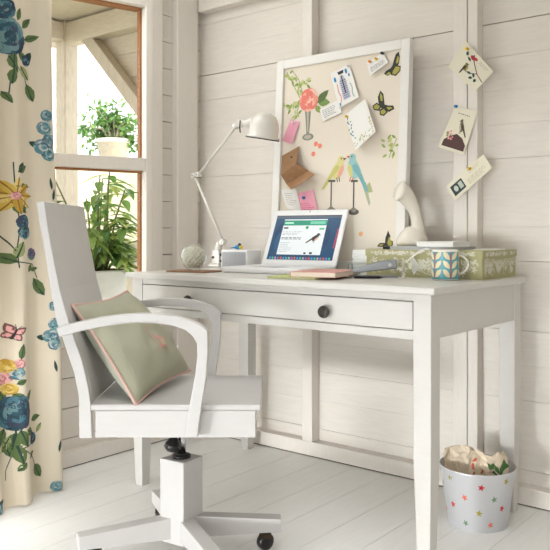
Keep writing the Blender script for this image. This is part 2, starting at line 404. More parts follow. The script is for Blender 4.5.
# window, swung a little outwards about its right-hand jamb
win = bpy.data.objects.new('window_1', None); COL.objects.link(win); win.location = (0, -0.277, 0); win.rotation_euler = (0, 0, R(-15)); struct(win)
WL = 0.95
def wbar(mb, y0, y1, z0, z1, x0=-0.045, x1=0.0, mi=0, dl=0.0):
    mb.box((x0, -y1, z0), (x1, -y0, z1), mi)
b = MB()
wbar(b, 0.0, 0.028, 0.56, 2.02); wbar(b, WL-0.06, WL, 0.56, 2.02)          # stiles
wbar(b, 0.028, WL-0.06, 1.862, 2.02); wbar(b, 0.028, WL-0.06, 1.165, 1.218); wbar(b, 0.028, WL-0.06, 0.56, 0.63)
b.build('frame', 'white_stud_paint', win, bevel=0.003)
b = MB()
for z0, z1 in ((1.218, 1.862), (0.63, 1.165)):
    b.box((-0.074, -0.0335, z0), (-0.046, -0.0285, z1)); 
    b.box((-0.085, -(WL-0.06), z1-0.006), (-0.03, -0.0345, z1))
b.box((-0.078, -0.0285, 0.56), (-0.046, 0.0, 2.02)); b.box((-0.09, -(WL-0.06), 1.17), (-0.046, -0.0345, 1.212)); b.box((-0.09, -(WL-0.06), 1.868), (-0.046, -0.0345, 2.02))
b.build('reveal', 'bare_wood', win)['label'] = 'bare orange wood inside the frame'
for z0, z1 in ((1.218, 1.856), (0.63, 1.159)):
    b = MB(); b.box((-0.06, -(WL-0.06), z0), (-0.057, -0.0345, z1)); b.build('pane', 'window_glass', win)
b = MB(); b.box((-0.26, -1.25, 0.53), (0.03, -0.29, 0.565)); struct(b.build('trim_8', 'white_stud_paint', bevel=0.004))   # sill

# =================================================================== OUTSIDE
b = MB(); b.box((-12, -8, -0.3), (-0.3, 9, -0.12)); struct(b.build('ground', 'garden_ground'))
porch = thing('porch', 'weathered wooden porch outside the window with beam, brace and corner post', 'porch', (-1.2, 0.16, -0.12)); 
def PL(x, y, z): return Vector((x+1.2, y-0.16, z+0.12))
b = MB(); b.box(PL(-1.25, 0.115, -0.12), PL(-1.16, 0.205, 2.1)); b.build('post', 'weathered_wood', porch, bevel=0.004)
b = MB(); b.box(PL(-1.3, 0.12, 1.965), PL(-0.21, 0.2, 2.085)); b.build('beam', 'weathered_board', porch, bevel=0.004)
b = MB(); b.box(PL(-1.25, -1.6, 1.985), PL(-1.17, 0.12, 2.085)); b.build('side_beam', 'weathered_board', porch, bevel=0.004)
b = MB(); b.box(PL(-1.4, -1.6, 2.1), PL(-0.21, 0.35, 2.13)); b.build('roof', 'weathered_board', porch)
b = MB(); p0, p1 = PL(-1.02, 0.16, 2.0), PL(-0.52, 0.16, 1.50); d = (p1-p0); m_ = Matrix.Translation(p0) @ d.to_track_quat('X', 'Z').to_matrix().to_4x4()
b.box((0, -0.03, -0.035), (d.length, 0.03, 0.035), 0, m_); b.build('brace', 'weathered_wood', porch, bevel=0.004)
b = MB()
for k in range(5):
    zt = 1.99-0.13*k; xl = -1.02+0.13*k
    b.prism([(xl, zt), (-0.21, zt), (-0.21, zt-0.127), (xl+0.127, zt-0.127)], lambda a, c, t: PL(a, t, c), 0.205, 0.22)
b.build('gable_boards', 'weathered_board', porch)
fp = MB(); fp.box((-1.02, 0.36, -0.12), (-0.80, 0.42, 0.83)); fp.box((-1.04, 0.35, 0.83), (-0.78, 0.43, 0.855)); fp.box((-0.803, 0.355, -0.12), (-0.74, 0.425, 0.80))
tag(fp.build('gate_post', 'weathered_wood', bevel=0.003), 'beige timber post outside the window behind the desk corner', 'post')
b = MB(); b.box((-4.5, 1.0, -0.12), (-0.4, 1.25, 1.42)); struct(b.build('garden_wall', 'cream_render'))

def leaf3(mb, base, d, up, L, W, col, fold=0.25, droop=0.3):
    d = d.normalized(); sd_ = d.cross(up)
    if sd_.length < 1e-3: sd_ = d.cross(Vector((1, 0, 0)))
    sd_.normalize(); n = sd_.cross(d).normalized(); rows = []
    for t, wv in ((0, 0.02), (0.25, 0.8), (0.5, 1.0), (0.78, 0.6), (1.0, 0.0)):
        c = base+d*(t*L)-Vector((0, 0, 1))*(droop*L*t*t)
        rows.append((c+sd_*(W/2*wv)+n*(fold*W/2*wv), c, c-sd_*(W/2*wv)+n*(fold*W/2*wv)))
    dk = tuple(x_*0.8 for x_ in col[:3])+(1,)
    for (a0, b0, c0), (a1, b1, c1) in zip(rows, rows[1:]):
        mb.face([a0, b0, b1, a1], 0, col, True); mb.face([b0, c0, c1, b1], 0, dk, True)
rn = random.Random(3)
# small-leaved shrub in a round white pot on the garden wall
pt = on_y(113, 157, 1.1); pt.z = 1.42
sh = thing('potted_shrub', 'bushy small-leaved shrub in whitish round pot seen through the upper window', 'plant', pt)
b = MB(); b.lathe([(0, 0), (0.095, 0), (0.115, 0.13), (0.122, 0.13), (0.122, 0.16), (0.108, 0.16), (0.1, 0.14), (0, 0.14)], 28); b.build('planter', 'terracotta_white', sh)
b = MB(); b.lathe([(0, 0.141), (0.1, 0.141)], 20); b.build('soil', 'soil', sh)
b = MB(); st = MB()
for q in range(26):
    a = rn.uniform(0, 2*PI); rr = rn.uniform(0.03, 0.26)
    tip = Vector((math.cos(a)*rr, math.sin(a)*rr*0.8, rn.uniform(0.2, 0.47)-rr*0.35))+Vector((-0.05, 0, -0.02))
    st.tube([(0.02*math.cos(a), 0.02*math.sin(a), 0.13), (tip.x*0.4, tip.y*0.4, 0.14+tip.z*0.4), tip], 0.004, 5)
    for e in range(44):
        p = tip+Vector((rn.gauss(0, 0.045), rn.gauss(0, 0.045), rn.gauss(0, 0.035)))
        g_ = rn.random(); col = rgb(90+g_*80, 140+g_*60, 84+g_*30)
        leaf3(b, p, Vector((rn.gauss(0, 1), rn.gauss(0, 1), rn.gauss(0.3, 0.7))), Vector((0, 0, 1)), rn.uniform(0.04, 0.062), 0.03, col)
st.build('stems', 'weathered_wood', sh); b.build('foliage', 'leaf_green', sh)
# large-leaved plant in a tall white planter just outside
bp_ = Vector((-0.575, -0.135, -0.12))
pl_ = thing('leafy_plant', 'large glossy-leaved shrub in tall white planter seen through the lower window', 'plant', bp_)
b = MB(); b.taper_box((-0.10, -0.10), (0.10, 0.10), 0, 0.84, (-0.112, -0.112), (0.112, 0.112)); b.build('planter', 'white_plaster', pl_, bevel=0.008)
b = MB(); b.box((-0.10, -0.10, 0.80), (0.10, 0.10, 0.845)); b.build('soil', 'soil', pl_)
b = MB(); st = MB()
for q in range(34):
    a = 2*PI*q/34*2.4+rn.uniform(-.3, .3); rr = rn.uniform(0.06, 0.30); hh = rn.uniform(-0.04, 0.50)
    top = Vector((math.cos(a)*rr, math.sin(a)*rr, 0.84+hh)); base = Vector((math.cos(a)*0.05, math.sin(a)*0.05, 0.82))
    mid = base.lerp(top, 0.5)+Vector((0, 0, 0.06)); st.tube([base, mid, top], [0.006, 0.005, 0.003], 6)
    for e in range(13):
        t = rn.uniform(0.25, 1.0); p = base.lerp(mid, t*2) if t < .5 else mid.lerp(top, t*2-1)
        dd = Vector((math.cos(a+rn.uniform(-1.3, 1.3)), math.sin(a+rn.uniform(-1.3, 1.3)), rn.uniform(-0.35, 0.5)))
        g_ = rn.random(); col = rgb(92+g_*110, 138+g_*76, 76+g_*40)
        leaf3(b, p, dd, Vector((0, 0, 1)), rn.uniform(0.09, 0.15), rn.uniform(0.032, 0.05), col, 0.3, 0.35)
st.build('stems', 'plant_stem', pl_); b.build('foliage', 'leaf_green', pl_)

# =================================================================== CURTAIN
CP = [(-0.855, 0.135), (-0.872, 0.165), (-0.90, 0.20), (-0.935, 0.19), (-0.965, 0.165), (-1.00, 0.175), (-1.035, 0.19), (-1.06, 0.165), (-1.08, 0.115), (-1.11, 0.12), (-1.15, 0.20), (-1.20, 0.21), (-1.25, 0.13), (-1.30, 0.12), (-1.36, 0.2), (-1.42, 0.2)]
def cx_(y, z):
    ys = [c[0] for c in CP]
    y = max(min(y, CP[0][0]), CP[-1][0])
    for i in range(len(CP)-1):
        if y >= CP[i+1][0]:
            p0 = CP[max(i-1, 0)][1]; p1 = CP[i][1]; p2 = CP[i+1][1]; p3 = CP[min(i+2, len(CP)-1)][1]
            t = (CP[i][0]-y)/(CP[i][0]-CP[i+1][0])
            v = 0.5*(2*p1+(p2-p0)*t+(2*p0-5*p1+4*p2-p3)*t*t+(3*p1-p0-3*p2+p3)*t**3)
            v = v+(0.075*math.exp(-((y+1.09)/0.05)**2)+0.02*max(0, min(1, (-1.0-y)/0.1)))*max(0, 1-z/0.9)
            return 0.16+(v-0.16)*(0.75+0.35*(1-z/2.2))+0.006*math.sin(z*5+y*9)
    return CP[-1][1]
def shear(z): return 0.03*max(0, (1.2-z))/1.2-0.026*max(0, (z-1.0)/0.8)          # hem spreads towards the window
def cpt(y, z, h=0.0):
    yy = y+shear(z)*(1.0 if y > -1.0 else max(0, 1-(-1.0-y)/0.3))
    e = 0.004; dx = (cx_(y+e, z)-cx_(y-e, z))/(2*e)
    n = Vector((1, -dx, 0)).normalized()
    return Vector((cx_(y, z), yy, z))+n*h
pr = Pr()
def cyz(px, py):                                                # curtain (y, z) from the photo
    p = on_x(px, py, 0.165); y = p.y
    for _ in range(6):
        p = on_x(px, py, cx_(y, p.z)); y = p.y-shear(p.z)
    return y, p.z
U = 0.0033                                                      # metres per photo pixel here
def crose(px, py, r, cols, seed): y, z = cyz(px, py); pr.rose(y, z, r*U*1.25, cols, 2, seed, 1.05)
def cleaf(px, py, ang, L, W, col=GREEN): y, z = cyz(px, py); pr.leaf(y, z, ang, L*U*1.2, W*U*1.25, col, 1, DGREEN)
def cline(pts, w_=1.0, col=DGREEN): pr.line([cyz(*p) for p in pts], w_*U, col, 0)
OCH = [rgb(214, 182, 84), rgb(196, 156, 62), rgb(228, 204, 128)]
TEAL = [rgb(88, 136, 146), rgb(140, 170, 170), rgb(70, 108, 122), rgb(190, 196, 190), rgb(120, 140, 150)]
PINK = [rgb(214, 150, 150), rgb(232, 186, 178), rgb(190, 120, 128)]
for a in ((2, 48, -140, 14, 8), (24, 40, 20, 12, 6), (22, 28, 50, 12, 6), (2, 24, 140, 12, 7), (18, 52, -30, 13, 7)): cleaf(*a)
for a in ((4, 418, 170, 14, 8), (31, 420, 10, 11, 6), (27, 402, 45, 12, 6), (8, 400, 130, 12, 6), (28, 430, -30, 12, 7), (12, 436, -130, 15, 8, LGREEN)): cleaf(*a)
for a in ((2, 186, 160, 10, 5), (16, 204, -40, 12, 6), (4, 210, -110, 12, 6)): cleaf(*a)
crose(11, 36, 15, BLUES, 1); crose(5, 8, 8, BLUES, 12)
for a in ((14, 52, -95, 14, 8), (8, 55, -60, 16, 8), (17, 20, 70, 12, 6), (20, 66, -50, 14, 8, LGREEN), (14, 68, -100, 14, 8), (26, 84, -70, 16, 8), (5, 90, -60, 12, 5), (25, 62, 60, 10, 6, DGREEN)): cleaf(*a)
crose(25, 61, 4.5, BLUES, 2)
cline([(14, 50), (16, 66), (10, 80), (8, 100)]); cline([(17, 66), (24, 76), (26, 86)])
for k_, (x_, y_, r_) in enumerate(((47, 116, 5), (45, 128, 6), (49, 140, 5), (44, 147, 7), (49, 154, 6))): crose(x_, y_, r_, TEAL, 20+k_)
cleaf(40, 146, 160, 9, 5, DGREEN)
for k_ in range(9):
    a = 360*k_/9; y, z = cyz(8, 196); pr.leaf(y, z, a, 15*U*1.3, 8*U, OCH[k_ % 3], 2+k_ % 2, rgb(150, 110, 40))
crose(8, 196, 4, PINK, 5)
for a in ((18, 172, 30, 12, 6), (16, 186, 0, 14, 5), (20, 172, 60, 10, 6, DGREEN), (24, 212, 80, 12, 6), (22, 214, 120, 12, 6), (14, 262, 150, 14, 9), (5, 264, 120, 12, 9), (17, 258, 70, 15, 8, LGREEN), (33, 278, -60, 18, 9), (30, 270, 10, 9, 4), (31, 264, -120, 8, 4), (2, 222, 70, 9, 5)): cleaf(*a)
cline([(11, 208), (10, 225), (17, 250), (20, 268)]); cline([(3, 210), (6, 235), (17, 252)]); cline([(20, 262), (32, 264), (37, 278)]); cline([(13, 162), (15, 190)])
crose(24, 222, 6, BLUES, 7); crose(25, 232, 6, BLUES, 8); crose(31, 254, 5, [rgb(120, 90, 130), rgb(70, 84, 110), rgb(90, 120, 120)], 9)
y, z = cyz(8, 333); pr.butterfly(y, z, 10*U*1.2, -20, rgb(232, 170, 165), rgb(120, 84, 80), rgb(50, 40, 40), 1)
for k_, (x_, y_, r_) in enumerate(((54, 306, 4), (55, 324, 5), (52, 336, 6), (55, 344, 5))): crose(x_, y_, r_, TEAL, 40+k_)
cleaf(48, 338, 170, 8, 5, DGREEN)
for k_, (x_, y_, r_) in enumerate(((6, 366, 6), (3, 378, 6), (12, 372, 5), (8, 388, 5), (15, 362, 4))): crose(x_, y_, r_, [OCH, PINK, TEAL, OCH, PINK][k_], 50+k_)
for a in ((18, 372, 60, 12, 5), (10, 392, -40, 13, 6), (22, 360, 80, 14, 5), (18, 384, 20, 8, 5), (4, 396, -100, 12, 6)): cleaf(*a)
crose(19, 414, 13.5, BLUES, 3); crose(16, 404, 8, BLUES, 13); crose(32, 438, 5, BLUES, 4)
for a in ((6, 428, -120, 16, 9), (14, 432, -100, 18, 10), (22, 430, -70, 16, 9), (5, 440, -70, 16, 8), (18, 445, -80, 16, 9), (34, 464, -60, 15, 9), (30, 458, 20, 9, 5), (28, 462, -130, 9, 5), (36, 432, 60, 9, 4, LGREEN), (3, 408, 100, 12, 7)): cleaf(*a)
cline([(20, 430), (18, 450), (8, 470), (8, 480)]); cline([(20, 446), (32, 456), (36, 470)]); cline([(24, 448), (33, 440)])
crose(57, 486, 5, TEAL, 60); crose(2, 509, 5, TEAL, 61); cleaf(3, 505, 30, 7, 4, DGREEN)
for px_, py_, a_ in ((52, 190, 95), (53, 201, 80), (57, 372, 100), (59, 452, 80)): cleaf(px_, py_, a_, 11, 2.4, DGREEN)
b = MB()
ZB = 0.006
b.grid(lambda u, v: cpt(-0.855-0.56*u, ZB+v*2.2+0.0), 200, 60, 0)
b.grid(lambda u, v: cpt(-0.855-0.56*u, ZB+v*2.2, -0.003), 120, 40, 0, flip=True)
b.grid(lambda u, v: cpt(-0.855, ZB+v*2.2, -0.003*u), 1, 40, 0)
b.grid(lambda u, v: cpt(-0.855-0.56*v, ZB, -0.003*u), 1, 60, 0)
b.prints(pr, lambda u, v, h: cpt(u, max(v, ZB), h), 1, 0.00015, 0.0008, 0.012)
tag(b.build('curtain', ['curtain_cloth', 'printed_ink']), 'cream floor-length curtain printed with blue roses and green leaves beside the window', 'curtain')

# =================================================================== DESK
DX0, DX1, DY0, DY1, DZ = 0.303, 1.525, -0.680, -0.030, 0.76
desk = thing('writing_desk', 'long white painted wooden desk with one wide drawer against the back wall', 'desk', (0.914, -0.355, 0))
def D(x, y, z): return (x-0.914, y+0.355, z)
b = MB(); b.box(D(DX0, DY0, 0.740), D(DX1, DY1, DZ)); b.build('tabletop', 'white_furniture_paint', desk, bevel=0.004)
LX = ((0.328, 0.380), (1.458, 1.510)); LY = ((-0.667, -0.615), (-0.092, -0.040))
for lx in LX:
    for ly in LY:
        b = MB(); i = 0.008
        b.taper_box(D(lx[0]+i, ly[0]+i, 0)[:2], D(lx[1]-i, ly[1]-i, 0)[:2], 0.0, 0.30, D(lx[0], ly[0], 0)[:2], D(lx[1], ly[1], 0)[:2])
        b.box(D(lx[0], ly[0], 0.30), D(lx[1], ly[1], 0.740))
        bmesh.ops.remove_doubles(b.bm, verts=b.bm.verts, dist=1e-5)
        b.build('leg', 'white_furniture_paint', desk, bevel=0.002)
b = MB(); b.box(D(0.380, -0.664, 0.618), D(1.458, -0.644, 0.641)); b.box(D(0.380, -0.664, 0.7215), D(1.458, -0.644, 0.740)); b.build('front_rail', 'white_furniture_paint', desk, bevel=0.001)
for x0, x1 in ((0.331, 0.351), (1.488, 1.5085)):
    b = MB(); b.box(D(x0, -0.615, 0.622), D(x1, -0.092, 0.740)); b.build('side_apron', 'white_furniture_paint', desk, bevel=0.001)
b = MB(); b.box(D(0.380, -0.062, 0.622), D(1.458, -0.044, 0.740)); b.build('back_apron', 'white_furniture_paint', desk, bevel=0.001)
b = MB(); b.box(D(0.383, -0.666, 0.6435), D(1.455, -0.648, 0.719)); b.box(D(0.40, -0.648, 0.65), D(1.44, -0.2, 0.70))
dr = b.build('drawer', 'white_furniture_paint', desk, bevel=0.0015)
for kx in (0.629, 1.181):
    b = MB(); m_ = Matrix.Translation(D(kx, -0.666, 0.676)) @ Matrix.Rotation(PI/2, 4, 'X')
    b.lathe([(0, 0), (0.008, 0), (0.007, 0.010), (0.0165, 0.014), (0.019, 0.020), (0.0165, 0.027), (0.009, 0.030), (0, 0.030)], 12, 0, m_, smooth=False)
    b.build('knob', 'dark_knob', dr)['label'] = 'dark faceted knob'

# =================================================================== CHAIR
CO = CAM+RT*(-0.265)+FW*2.19; CO.z = 0
chair = thing('swivel_chair', 'white wooden swivel armchair on pedestal with casters in front of the desk', 'chair', CO, YAW)
def cl(px, py, d): return ((px-275)*d/F_PX+0.265, CAM.z-(py-HOR)*d/F_PX)
def side(poly, d): return [cl(x, y, d) for x, y in poly]
ARM = side([(58,327.5),(75,322.5),(100,317),(120,314.5),(140,313),(160,313.5),(176,315.5),(190,319.5),(201,324),(208,330),(208.5,350),(207,375),(203,400),(200,420),(198,436),(186,436),(188,415),(192,395),(196,372),(198,355),(197.5,343),(193,335),(185,329),(172,324.5),(155,322.5),(138,322),(120,323.5),(100,326.5),(78,331.5),(61,336.5)], 1.965)
POST = side([(37,202),(41,230),(46,258),(51,290),(57,322),(65,345),(74,372),(79,395),(79.5,438),(92,438),(91,405),(88,385),(82,360),(75,340),(69,322),(60,290),(54,260),(48.5,230),(44.5,201.5)], 1.985)
PANEL = side([(39,201),(42.5,230),(47.5,258),(53,290),(60,322),(68,345),(77,372),(82,395),(83,404),(91,404),(88,385),(82,360),(75,340),(69,322),(60,290),(54,260),(48.5,230),(44.5,201.5)], 1.985)
fx = lambda a, c, t: Vector((a, t, c))
b = MB(); b.prism(PANEL, fx, -0.186, 0.186); b.build('backrest', 'chair_paint', chair, bevel=0.002)
for y0, y1 in ((-0.208, -0.186), (0.186, 0.208)):
    b = MB(); b.prism(POST, fx, y0, y1); b.build('back_post', 'chair_paint', chair, bevel=0.002)
for y0, y1 in ((-0.243, -0.2085), (0.2085, 0.243)):
    b = MB(); b.prism(ARM, fx, y0, y1); b.build('arm', 'chair_paint', chair, bevel=0.003)
b = MB(); b.box((-0.222, -0.206, 0.436), (0.228, 0.206, 0.452)); b.build('seat', 'chair_paint', chair, bevel=0.004)
b = MB()
b.box((-0.206, -0.206, 0.366), (0.214, -0.186, 0.436)); b.box((-0.206, 0.186, 0.366), (0.214, 0.206, 0.436)); b.box((0.194, -0.186, 0.366), (0.214, 0.186, 0.436)); b.box((-0.206, -0.186, 0.366), (-0.186, 0.186, 0.436))
b.box((-0.06, -0.186, 0.385), (0.06, 0.186, 0.425))
b.build('seat_frame', 'chair_paint', chair, bevel=0.0015)
# pedestal
pb = Matrix.Translation((0.0, -0.045, 0)) @ Matrix.Rotation(R(-33), 4, 'Z')
b = MB(); b.box((-0.043, -0.043, 0.035), (0.043, 0.043, 0.268), 0, pb); b.build('column', 'chair_paint', chair, bevel=0.003)
b = MB(); b.lathe([(0, 0.268), (0.026, 0.268), (0.026, 0.275), (0.016, 0.279), (0, 0.279)], 24, 0, Matrix.Translation((0, -0.045, 0))); b.build('collar', 'black_metal', chair)
b = MB(); b.tube([(0, -0.045, 0.27), (0, -0.045, 0.39)], 0.0125, 20); b.build('piston', 'chrome', chair)
b = MB(); m_ = Matrix.Translation((-0.024, -0.075, 0.292))
b.lathe([(0, 0), (0.016, 0.002), (0.0245, 0.012), (0.021, 0.024), (0.012, 0.036), (0.0075, 0.05), (0.0, 0.052)], 20, 0, m_ @ Matrix.Rotation(R(12), 4, 'Y'))
b.tube([(-0.02, -0.075, 0.338), (-0.012, -0.06, 0.365), (0, -0.045, 0.385)], 0.005, 8); b.build('tilt_knob', 'black_metal', chair)
BASE = [(0.0, -0.045, 0)]
for k, (ex, ey) in enumerate(((0.282, -0.03), (-0.265, -0.16), (0.13, -0.31), (-0.105, 0.2))):
    c0 = Vector((0.0, -0.045, 0)); e = Vector((ex, ey, 0)); d = e-c0; m_ = Matrix.Translation(c0) @ Matrix.Rotation(math.atan2(d.y, d.x), 4, 'Z'); Ln = d.length
    b = MB()
    A = [(0.0, 0.046), (0.0, 0.108), (Ln, 0.093), (Ln, 0.057)]
    b.prism(A, lambda a, c, t: m_ @ Vector((a, t, c)), -0.021, 0.021); b.build('foot', 'chair_paint', chair, bevel=0.003)
    cc = e-d.normalized()*0.045
    cs = MB(); mm = Matrix.Translation((cc.x, cc.y, 0.0245)) @ Matrix.Rotation(0.6+k*1.3, 4, 'Z') @ Matrix.Rotation(PI/2, 4, 'X')
    cs.lathe([(0, -0.013), (0.018, -0.013), (0.0235, -0.009), (0.024, 0.009), (0.018, 0.013), (0, 0.013)], 24, 0, mm)
    co = cs.build('caster', 'black_metal', chair)
    cs = MB(); cs.tube([(cc.x, cc.y, 0.04), (cc.x, cc.y, 0.06)], 0.006, 8)
    cs.box((cc.x-0.017, cc.y-0.016, 0.036), (cc.x+0.017, cc.y+0.016, 0.050)); cs.build('caster_fork', 'caster_metal', co)

# =================================================================== CUSHION
def cw(px, py, d): return CAM+ray(px, py)*d
c_tl, c_tr, c_br, c_bl = cw(72, 305, 2.045), cw(127, 291, 2.36), cw(190, 371, 2.36), cw(136, 405, 1.985)
cen = (c_tl+c_tr+c_br+c_bl)/4
cush = thing('cushion', 'sage green cushion with pink piping leaning on the white swivel chair', 'cushion', cen)
ax = ((c_tr-c_tl)+(c_br-c_bl))/2; ay = ((c_tl-c_bl)+(c_tr-c_br))/2; an = ax.cross(ay).normalized()
def flat(u, v):
    a = c_bl.lerp(c_br, u); c = c_tl.lerp(c_tr, u)
    p = a.lerp(c, v)
    su, sv = 2*u-1, 2*v-1
    pin = -0.014                                                 # edges curve in between the corners
    p = p+ax.normalized()*(-su*(1-sv*sv)*-pin)+ay.normalized()*(-sv*(1-su*su)*-pin)
    return p
def thick(u, v):
    su, sv = 2*u-1, 2*v-1
    return 0.072*(max(0, 1-su**2)**0.5)*(max(0, 1-sv**2)**0.5)
def wr(u, v): return (0.005*math.sin(9*u+14*v)+0.004*math.sin(21*u-9*v)+0.003*math.sin(6*u-25*v))*math.sin(PI*u)*math.sin(PI*v)
def cfront(u, v, h=0.0): return flat(u, v)-cen+an*(thick(u, v)+wr(u, v)+h)
def cback(u, v): return flat(u, v)-cen-an*(thick(u, v)*0.95)
cov = MB(); cov.grid(lambda u, v: cfront(u, v), 28, 24, 0); cov.grid(lambda u, v: cback(u, v), 28, 24, 1, flip=True)
pr = Pr(); PKE = rgb(206, 150, 138); PKL = rgb(222, 186, 170)
pr.line([(0.42, 0.75), (0.38, 0.68), (0.37, 0.55), (0.40, 0.48)], 0.012, PKE, 0)
pr.disc(0.46, 0.52, 0.075, 0.05, PKE, 0, 12, 0.3); pr.disc(0.53, 0.55, 0.035, 0.035, PKE, 1, 10)
pr.disc(0.455, 0.525, 0.055, 0.034, rgb(190, 178, 150), 1, 12, 0.3); pr.leaf(0.40, 0.50, 200, 0.07, 0.03, PKE, 1); pr.leaf(0.45, 0.55, 110, 0.08, 0.05, PKE, 2)
pr.leaf(0.45, 0.47, -80, 0.05, 0.02, PKE, 1); pr.leaf(0.50, 0.47, -70, 0.05, 0.02, PKE, 1)
pr.line([(0.66, 0.86), (0.62, 0.76), (0.68, 0.68), (0.76, 0.72), (0.74, 0.82)], 0.012, PKL, 0); pr.disc(0.69, 0.75, 0.05, 0.06, PKL, 0, 12); pr.disc(0.69, 0.75, 0.035, 0.045, rgb(180, 172, 146), 1, 12)
cov.prints(pr, lambda u, v, h: cfront(u+0.07, v-0.2, h), 2, 0.0004, 0.001)
cov.build('cover', ['cushion_cloth', 'cushion_back_cloth', 'printed_ink'], cush)
b = MB(); loop = []
for i in range(24): loop.append(flat(i/24, 0)-cen)
for i in range(20): loop.append(flat(1, i/20)-cen)
for i in range(24): loop.append(flat(1-i/24, 1)-cen)
for i in range(21): loop.append(flat(0, 1-i/20)-cen)
b.tube(loop, 0.0045, 8); b.build('piping', 'pink_piping', cush)

# =================================================================== NOTICEBOARD (leans on the wall, stands on the desk)
NB_W, NB_L = 0.615, 0.848
tilt = math.asin(0.05/NB_L)
nb = thing('noticeboard', 'white framed fabric pinboard printed with rose, birds and butterflies leaning on the wall', 'noticeboard', (0.794, -0.083, DZ))
nb.rotation_euler = (-tilt, 0, 0)
NBM = Matrix.Translation((0.794, -0.083, DZ)) @ Matrix.Rotation(-tilt, 4, 'X')
FWD_ = 0.036; TH = 0.030
b = MB(); hw = NB_W/2
for lo, hi in (((-hw, 0, 0), (-hw+FWD_, TH, NB_L)), ((hw-FWD_, 0, 0), (hw, TH, NB_L)), ((-hw+FWD_, 0, 0), (hw-FWD_, TH, FWD_)), ((-hw+FWD_, 0, NB_L-FWD_), (hw-FWD_, TH, NB_L))): b.box(lo, hi)
b.build('frame', 'frame_paint', nb, bevel=0.002)
PD = 0.010                                                      # panel depth behind the frame front
nrm = (NBM.to_3x3() @ Vector((0, 1, 0))).normalized()
def buv(px, py, dep=PD):
    p = NBM.inverted() @ on(px, py, NBM @ Vector((0, dep, 0)), nrm); return p.x, p.z
pr = Pr(); V = 0.0042
def bl(px, py, ang, L, W, col): x_, z_ = buv(px, py); pr.leaf(x_, z_, ang, L*V, W*V, col, 1)
rn2 = random.Random(5)
LG = [rgb(186, 196, 122), rgb(160, 176, 96), rgb(196, 204, 140), rgb(140, 160, 84)]
# rose spray
for ln in ([(287, 72), (293, 84), (300, 98)], [(292, 70), (299, 80), (303, 94)], [(303, 98), (292, 106), (286, 108)], [(300, 102), (297, 112), (299, 117)]):
    pr.line([buv(*p) for p in ln], 0.003, LG[3], 0)
for k_ in range(46):
    base = ((287, 72), (291, 76), (295, 82), (299, 86), (302, 92), (297, 104), (292, 106), (287, 108), (298, 112), (304, 78), (308, 82))[k_ % 11]
    bl(base[0]+rn2.uniform(-3, 3), base[1]+rn2.uniform(-4, 4), rn2.uniform(0, 360), rn2.uniform(4, 7), 2.6, LG[k_ % 4])
bl(317, 103, 40, 17, 8, GREEN); bl(318, 102, -8, 14, 8, rgb(120, 150, 84)); bl(316, 106, -50, 9, 6, LG[3])
x_, z_ = buv(309, 100); pr.rose(x_, z_, 0.047, [rgb(240, 158, 140), rgb(246, 184, 164), rgb(232, 130, 116), rgb(250, 200, 180)], 3, 4, 1.05)
# vase
GV = rgb(150, 150, 138); GV2 = rgb(196, 190, 172)
def bp(pts, col, layer): pr.add([buv(*p) for p in pts], col, layer)
bp([(305, 111), (311, 111), (310, 124), (309, 134), (306.5, 134), (306, 124)], GV, 1); bp([(307, 112), (309, 112), (308.6, 132), (307.4, 132)], GV2, 2)
x_, z_ = buv(308, 137); pr.disc(x_, z_, 0.028, 0.014, GV, 2, 14); pr.disc(x_, z_, 0.018, 0.008, GV2, 3, 12)
for q in ((316, 144), (320, 146), (313.5, 154)): x_, z_ = buv(*q); pr.disc(x_, z_, 0.010, 0.010, rgb(244, 140, 116), 1, 9)
x_, z_ = buv(361, 234); pr.disc(x_, z_, 0.010, 0.010, rgb(240, 180, 130), 1, 9)
# birds on stands
x_, z_ = buv(337, 170); pr.bird(x_, z_, 0.056, False, rgb(224, 214, 150), rgb(206, 200, 122), rgb(238, 170, 152), rgb(120, 90, 60), 1, 10)
x_, z_ = buv(355, 169); pr.bird(x_, z_, 0.060, True, rgb(156, 200, 196), rgb(124, 178, 182), rgb(214, 208, 130), rgb(220, 110, 80), 1, 18)
bp([(366, 186), (370, 182), (373, 192), (367, 193)], rgb(176, 182, 130), 1); bp([(362, 184), (366, 182), (370.5, 203), (369, 206)], rgb(176, 182, 150), 1)
ST = rgb(96, 92, 84)
for sx, sy, b_ in ((331.5, 181, 209), (354, 181, 210)):
    pr.line([buv(sx-3, sy), buv(sx+4, sy)], 0.008, ST, 2); pr.line([buv(sx, sy), buv(sx-0.5, b_)], 0.006, ST, 1)
    x_, z_ = buv(sx-0.3, b_+2); pr.disc(x_, z_, 0.024, 0.012, ST, 1, 12); pr.disc(x_, z_+0.008, 0.012, 0.010, rgb(150, 144, 130), 2, 10)
YW, BK = rgb(176, 168, 84), rgb(58, 60, 52)
def bf(dark, yellow):
    for p in dark: bp(p, BK, 1)
    for p in yellow: bp(p, YW, 2)
bf([[(384, 74), (386, 71), (391, 68), (394, 63), (393, 72), (388, 76)], [(392, 68), (394, 60), (396, 54), (399, 51.5), (400, 57), (399, 64), (395, 69)], [(391, 70), (396, 65), (401, 66), (400.5, 71), (396, 76), (391, 75)]],
   [[(393, 71), (396, 66.5), (400, 67), (399.5, 70.5), (395.5, 74.5), (392.5, 74)], [(396, 62), (397.8, 56), (399.3, 57.5), (398.6, 62), (397, 64)], [(386, 74.5), (389, 72), (391, 73), (388.5, 75)]])
